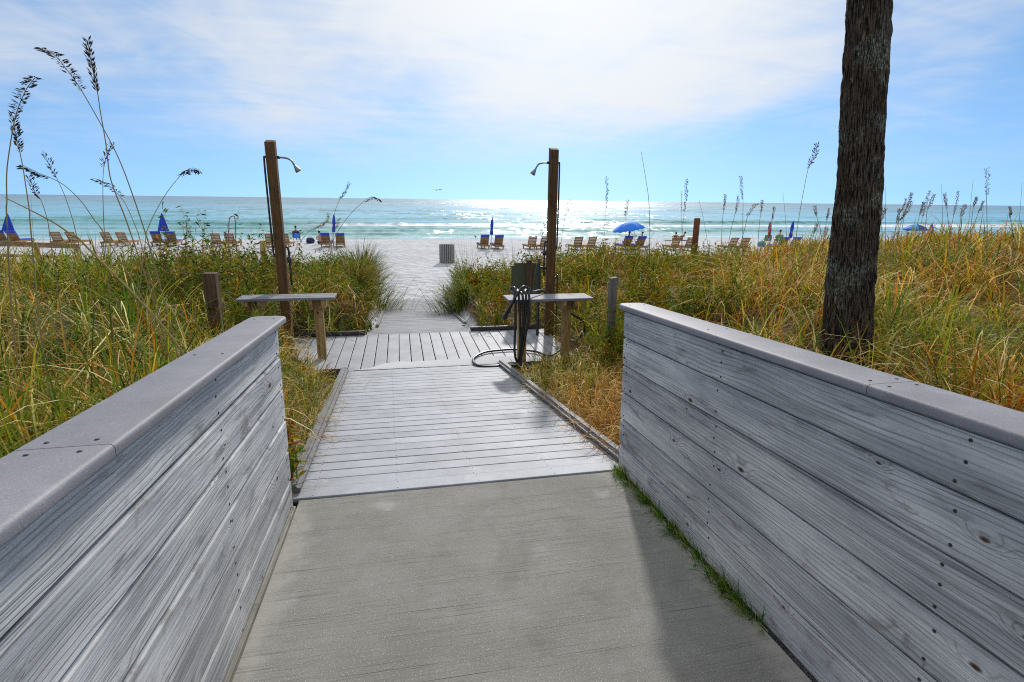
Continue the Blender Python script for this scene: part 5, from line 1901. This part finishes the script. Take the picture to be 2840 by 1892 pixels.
# ------------------------------------------------------------------ sea oats
def spikelets(pts, n, size, droop, r, seedcol):
    V, T, C = [], [], []
    L = len(pts) - 1
    side = r.choice([-1, 1])
    for k in range(n):
        t = (k + r.uniform(0, 1)) / n
        f = t * L
        i = min(int(f), L - 1)
        p = pts[i].lerp(pts[i + 1], f - i)
        tang = (pts[i] - pts[i + 1]).normalized()         # towards the tip
        a = r.uniform(0, 6.28)
        out = Vector((math.cos(a), math.sin(a) * 0.8, 0)) * 0.55 + Vector((side * 0.5 * droop, 0, -0.55 * droop))
        env = math.sin(math.pi * min(1, 0.16 + 0.84 * t)) ** 0.6
        d = (tang * (1.0 - 0.5 * droop) + out).normalized()
        q = p + d * size * (0.1 + 0.75 * env * r.uniform(0, 1))
        s = size * r.uniform(0.75, 1.15)
        w1 = d.cross(Vector(r.normal(size=3))).normalized()
        w2 = d.cross(w1)
        b = len(V)
        V += [q, q + d * s * 0.45 + w1 * s * 0.135, q + d * s * 0.45 + w2 * s * 0.06, q + d * s * 0.45 - w1 * s * 0.135, q + d * s * 0.45 - w2 * s * 0.06, q + d * s, p]
        T += [(b, b + 1, b + 2), (b, b + 2, b + 3), (b, b + 3, b + 4), (b, b + 4, b + 1), (b + 5, b + 2, b + 1), (b + 5, b + 3, b + 2), (b + 5, b + 4, b + 3), (b + 5, b + 1, b + 4)]
        T += [(b + 6, b, b + 2)]
        c = np.array(seedcol) * r.uniform(0.6, 1.4)
        C += [(*c, 1.0)] * 7
    return np.array([tuple(v) for v in V]), np.array(T), np.array(C)


def sea_oat(px, head_n, Y, label, group=None, seed=1, rad=0.0036, col=(0.36, 0.27, 0.13), seedcol=(0.11, 0.065, 0.030), size=0.030, n=34, droop=0.5):
    """px: picture points from the tip down the stalk; the first head_n points carry the seed head"""
    r = np.random.default_rng(seed)
    W = [at_y(u, v, Y) for (u, v) in px]
    g = float(ground_z(np.array([W[-1].x]), np.array([Y]))[0])
    if W[-1].z > g + 0.1:
        d = (W[-1] - W[-2])
        sx = max(-0.9, min(0.9, d.x / max(0.02, -d.z)))
        drop = W[-1].z - g
        e = W[-1].copy()
        W.append(Vector((e.x + sx * drop * 0.33, Y, e.z - drop * 0.45)))
        W.append(Vector((e.x + sx * drop * 0.48, Y, g - 0.03)))
    # a little depth so the stalk is not flat
    Hh = W[0].z - W[-1].z
    amp = r.uniform(-0.12, 0.12)
    W = [Vector((w.x, w.y + amp * ((w.z - W[-1].z) / Hh) ** 2, w.z)) for w in W]
    base = W[-1].copy()
    root = empty('sea_oat', base, 0, label, 'sea oat', group)
    pts = [p - base for p in catmull(W, 6)]
    N = len(pts) - 1
    v, f = tube_data(pts, lambda t: rad * (0.35 + 0.65 * t), 5, True)
    me = mesh(v, f, True)
    at = me.attributes.new('tint', 'FLOAT_COLOR', 'POINT')
    at.data.foreach_set('color', np.tile(np.array([*col, 1.0], dtype=np.float32), (len(me.vertices), 1)).ravel())
    link('stalk', me, M['oats'], root)
    if head_n > 0:
        hp = pts[:(head_n - 1) * 6 + 1]
        V, T, C = spikelets(hp, int(n * 1.8), size * 0.95, droop, r, seedcol)
        link('seed_head', np_mesh(V, T, C), M['oats'], root)
    # a couple of long leaves low on the stalk
    nl = int(r.integers(1, 4))
    rt = np.array([tuple(pts[int(N * r.uniform(0.72, 0.92))]) for _ in range(nl)])
    V, T, C = blades(rt, r.uniform(0.25, 0.5, nl), np.full(nl, rad * 1.6), r.uniform(0, 6.28, nl), np.full(nl, 0.35), r.uniform(0.8, 1.8, nl), np.tile(np.array([0.30, 0.26, 0.10]), (nl, 1)), 6, r)
    link('leaf', np_mesh(V, T, C), M['oats'], root)
    return root


def c8(*p):
    return [(x / 2.24, y / 2.24) for (x, y) in p]


def c2(*p):
    return [(600 + x / 3.267, 360 + y / 3.267) for (x, y) in p]


def c3(*p):
    return [(1200 + x / 3.267, 360 + y / 3.267) for (x, y) in p]


def c4(*p):
    return [(1800 + x / 2.24, 400 + y / 2.24) for (x, y) in p]


DK = (0.075, 0.045, 0.024)  # backlit shade of the near seed heads put into their colour
sea_oat(c8((258, 295), (340, 345), (420, 440), (510, 570), (680, 870), (760, 1040), (830, 1230), (900, 1440), (930, 1540)), 4, 3.4, 'tallest sea oat on the left, its long head bowing left', None, 1, 0.0042, seedcol=DK, n=64, size=0.029, droop=0.7)
sea_oat(c8((583, 278), (598, 380), (615, 480), (636, 590), (650, 700), (680, 900), (700, 1090), (740, 1220), (820, 1440)), 4, 3.4, 'upright tall sea oat with a dense dark head, right of the bowing one', None, 2, 0.0040, seedcol=DK, n=64, size=0.029, droop=0.1)
sea_oat(c8((300, 505), (250, 560), (205, 640), (168, 728), (140, 830), (95, 1060), (85, 1250), (80, 1380)), 4, 3.4, 'dark-headed sea oat leaning right near the left picture edge', None, 3, 0.0038, seedcol=DK, n=66, size=0.028, droop=0.7)
sea_oat(c8((-6, 700), (14, 800), (30, 860), (55, 945), (80, 1040), (110, 1180), (140, 1330), (150, 1420)), 4, 3.4, 'sea oat at the very left edge, head cut by the picture', None, 4, 0.0038, seedcol=DK, n=60, size=0.028, droop=0.4)
sea_oat(c8((85, 1020), (140, 1045), (200, 1075), (265, 1100), (360, 1150), (470, 1250), (560, 1370), (640, 1480)), 4, 3.8, 'sea oat bending far left with a nearly level dark head', None, 5, 0.0036, seedcol=DK, n=40, size=0.031, droop=0.8)
sea_oat(c8((275, 965), (300, 1020), (325, 1070), (350, 1110), (400, 1220), (450, 1370), (470, 1450)), 4, 4.4, 'thin sea oat above the level-headed one on the left', None, 6, 0.0032, seedcol=(0.09, 0.055, 0.03), n=24, size=0.028, droop=0.3)
sea_oat(c8((165, 1100), (180, 1150), (205, 1200), (238, 1242), (265, 1310), (290, 1400), (300, 1470)), 4, 4.2, 'short dark sea oat just above the sea horizon on the left', None, 7, 0.0032, seedcol=DK, n=34, size=0.029, droop=0.4)
sea_oat(c8((720, 905), (692, 950), (675, 1000), (662, 1050), (655, 1150), (655, 1300), (660, 1450)), 4, 4.0, 'small sea oat head beside the crossing of the two tall stalks', None, 8, 0.0028, seedcol=DK, n=26, size=0.027, droop=0.4)
sea_oat(c8((540, 1105), (600, 1130), (655, 1165), (712, 1222), (760, 1290), (830, 1440), (850, 1500)), 4, 4.2, 'sea oat bowing left low over the sea, right of the level-headed one', None, 9, 0.0034, seedcol=(0.12, 0.08, 0.045), n=34, size=0.029, droop=0.7)
sea_oat(c8((1205, 1050), (1160, 1038), (1120, 1055), (1085, 1085), (1000, 1200), (930, 1330), (890, 1430), (880, 1500)), 4, 4.2, 'sea oat curving right with a drooping dark head, left of the shower post', None, 10, 0.0034, seedcol=DK, n=40, size=0.032, droop=1.0)
sea_oat(c8((2168, 1145), (2150, 1180), (2130, 1215), (2112, 1242), (2085, 1310), (2070, 1400), (2062, 1500)), 4, 9.5, 'sea oat beside the slim umbrella right of the left shower post', None, 11, 0.005, n=30, size=0.045, seedcol=(0.14, 0.08, 0.04), droop=0.4)
sea_oat(c2((1482, 640), (1440, 612), (1395, 612), (1330, 655), (1220, 760), (1150, 850), (1080, 960), (1020, 1090)), 4, 9.5, 'sea oat with a fan of drooping seeds pointing right above the surf', None, 12, 0.006, n=30, size=0.05, seedcol=(0.20, 0.13, 0.06), droop=1.0)
sea_oat(c2((1000, 765), (985, 820), (930, 865), (860, 905), (800, 960), (720, 1080), (700, 1130)), 4, 9.5, 'sea oat bowing left above the shirtless bather', None, 13, 0.005, n=34, size=0.048, seedcol=(0.26, 0.17, 0.07), droop=0.8)
sea_oat(c2((1108, 805), (1090, 840), (1075, 880), (1068, 900), (1050, 980), (1035, 1100)), 4, 9.6, 'short sea oat just right of the slim umbrella and its bather', None, 14, 0.004, n=20, size=0.04, seedcol=(0.16, 0.09, 0.04))
sea_oat(c8((-10, 1228), (110, 1285), (230, 1345), (330, 1400), (430, 1470), (520, 1540)), 0, 3.2, 'thick bare straw stalk slanting across the left grass', None, 15, 0.0065, (0.42, 0.30, 0.11))
sea_oat(c3((1578, 445), (1580, 540), (1575, 640), (1570, 720), (1560, 850), (1550, 1060)), 4, 9.0, 'tall upright sea oat midway between right shower post and bare reed', None, 16, 0.0045, n=44, size=0.04, droop=0.2)
sea_oat(c3((1270, 640), (1250, 690), (1230, 735), (1207, 790), (1180, 950), (1165, 1080)), 4, 9.2, 'sea oat leaning right beside the right shower post', None, 17, 0.004, n=30, size=0.045, seedcol=(0.22, 0.15, 0.09), droop=0.7)
sea_oat(c3((1025, 850), (1010, 890), (995, 930), (985, 960), (975, 1010), (960, 1090)), 4, 9.2, 'faint sea oat touching the left of the right shower post', None, 18, 0.003, n=22, size=0.04, seedcol=(0.24, 0.17, 0.10))
sea_oat(c3((1765, 650), (1762, 700), (1756, 740), (1748, 790), (1748, 900), (1745, 1060)), 4, 9.2, 'sea oat standing in front of the open blue umbrella', None, 19, 0.004, n=34, size=0.042, seedcol=(0.20, 0.13, 0.08))
sea_oat(c3((1875, 200), (1915, 420), (1950, 640), (1962, 900), (1962, 1040)), 0, 7.5, 'tall bare green reed right of the open blue umbrella', None, 20, 0.0065, (0.12, 0.13, 0.045))
sea_oat(c4((248, 228), (243, 290), (238, 350), (225, 425), (215, 500), (205, 600)), 4, 9.0, 'tall sea oat left of the rust brown post', None, 21, 0.0045, n=48, size=0.043, droop=0.3, seedcol=(0.15, 0.095, 0.055))
sea_oat(c4((195, 300), (198, 340), (198, 380), (198, 420), (200, 500), (205, 600)), 4, 9.2, 'thin sea oat at the left of the tall one by the rust post', None, 22, 0.0035, n=18, size=0.03, droop=0.1)
sea_oat(c4((1068, 0), (1050, 60), (1025, 110), (1002, 155), (960, 340), (930, 500), (915, 600)), 4, 5.6, 'tall sea oat leaning right beside the palm trunk, above the horizon', None, 23, 0.0042, n=44, size=0.038, seedcol=(0.10, 0.06, 0.035), droop=0.4)
RT = 'sea oats on the right dune'
for k, (pp, lab) in enumerate((
    (((590, 200), (592, 250), (594, 300), (596, 345), (590, 480), (585, 620)), 'tallest sea oat between the rust post and the palm'),
    (((495, 320), (490, 350), (485, 380), (478, 415), (465, 500), (455, 620)), 'sea oat nearest right of the rust brown post'),
    (((538, 325), (535, 360), (530, 400), (524, 432), (505, 520), (490, 620)), 'second sea oat right of the rust brown post'),
    (((660, 370), (640, 390), (620, 420), (604, 452), (590, 520), (560, 640)), 'sea oat leaning right below the tallest one near the rust post'),
    (((722, 355), (720, 380), (715, 405), (708, 435), (695, 500), (680, 640)), 'sea oat left of the red and blue umbrella'),
    (((783, 395), (780, 420), (774, 450), (768, 475), (760, 560), (745, 650)), 'sea oat directly over the red and blue umbrella'),
    (((1065, 385), (1066, 410), (1066, 430), (1066, 452), (1080, 530), (1085, 640)), 'upright sea oat close to the left of the palm trunk'),
    (((1050, 500), (1043, 520), (1036, 540), (1028, 562), (1010, 650)), 'low sea oat left of the palm trunk, in front of the surf'),
    (((1138, 405), (1132, 430), (1125, 450), (1118, 475), (1100, 560), (1080, 650)), 'sea oat touching the left edge of the palm trunk'),
    (((1110, 515), (1104, 535), (1098, 555), (1090, 580), (1075, 650)), 'lowest sea oat left of the palm trunk'),
    (((1500, 408), (1490, 430), (1480, 455), (1468, 485), (1465, 560), (1455, 640)), 'first sea oat to the right of the palm trunk'),
    (((1525, 408), (1524, 430), (1522, 460), (1518, 488), (1512, 560), (1508, 650)), 'second sea oat to the right of the palm trunk'),
    (((1553, 420), (1545, 440), (1535, 460), (1523, 482), (1500, 580), (1490, 650)), 'third sea oat right of the palm, leaning right'),
    (((1592, 310), (1586, 340), (1580, 370), (1570, 402), (1545, 500), (1520, 640)), 'high sea oat above the left end of the multicoloured umbrella'),
    (((1612, 345), (1600, 375), (1586, 405), (1570, 432), (1556, 520), (1545, 640)), 'sea oat just right of the high one over the multicoloured umbrella'),
    (((1650, 355), (1635, 385), (1620, 415), (1600, 445), (1580, 540), (1565, 650)), 'leaning sea oat over the middle of the multicoloured umbrella'),
    (((1675, 368), (1671, 390), (1666, 415), (1659, 442), (1645, 540), (1630, 650)), 'upright sea oat over the middle of the multicoloured umbrella'),
    (((1773, 295), (1755, 345), (1738, 395), (1715, 455), (1690, 560), (1670, 650)), 'long-headed sea oat left of the rightmost closed umbrella'),
    (((1805, 315), (1790, 345), (1776, 375), (1758, 408), (1735, 520), (1720, 650)), 'sea oat above the rightmost closed umbrella'),
    (((1875, 310), (1876, 340), (1878, 370), (1879, 398), (1880, 500), (1880, 640)), 'upright sea oat right of the rightmost closed umbrella'),
    (((1955, 295), (1940, 345), (1926, 395), (1908, 445), (1880, 560), (1870, 640)), 'long-headed sea oat right of the rightmost closed umbrella'),
    (((1975, 380), (1968, 405), (1960, 430), (1948, 455), (1930, 560), (1925, 640)), 'shorter sea oat beside the long-headed one on the far right'),
    (((2065, 335), (2058, 355), (2050, 372), (2040, 392), (2020, 480), (2000, 600)), 'sea oat left of the highest one on the far right'),
    (((2090, 360), (2080, 385), (2068, 410), (2054, 434), (2010, 560), (2000, 620)), 'leaning sea oat directly below the highest one on the far right'),
    (((2125, 152), (2124, 210), (2120, 270), (2114, 325), (2110, 450), (2105, 600)), 'highest sea oat on the far right dune'),
    (((2278, 395), (2276, 420), (2273, 440), (2270, 462), (2270, 560)), 'last sea oat before the right picture edge'))):
    Yk = 8.2 if k < 10 else 7.0
    sea_oat(c4(*pp), 4, Yk + (k % 3) * 0.4, lab, RT, 100 + k, 0.0058, size=0.034, n=52, droop=0.35 + 0.3 * (k % 3 == 0), seedcol=(0.27, 0.17, 0.10))
for k, (pp, lab) in enumerate((
    (((1830, 250), (1830, 420), (1828, 640)), 'bare upright stalk between the sea oats right of the rightmost umbrella'),
    (((1510, 262), (1495, 400), (1478, 640)), 'bare stalk rising highest just right of the palm trunk'),
    (((2000, 215), (1988, 400), (1970, 600)), 'bare stalk rising above the horizon left of the highest sea oat'),
    (((850, 300), (858, 450), (862, 640)), 'bare thin stalk between the red and blue umbrella and the palm'),
    (((2322, 235), (2308, 400), (2290, 580)), 'bare stalk at the right picture edge above the horizon'),
    (((332, 345), (355, 480), (372, 620), (380, 700)), 'bare dark stalk just right of the rust brown post'))):
    sea_oat(c4(*pp), 0, 7.4, lab, 'bare stalks on the right dune', 200 + k, 0.0048, (0.24, 0.18, 0.10))
print('vegetation triangles', TRI)
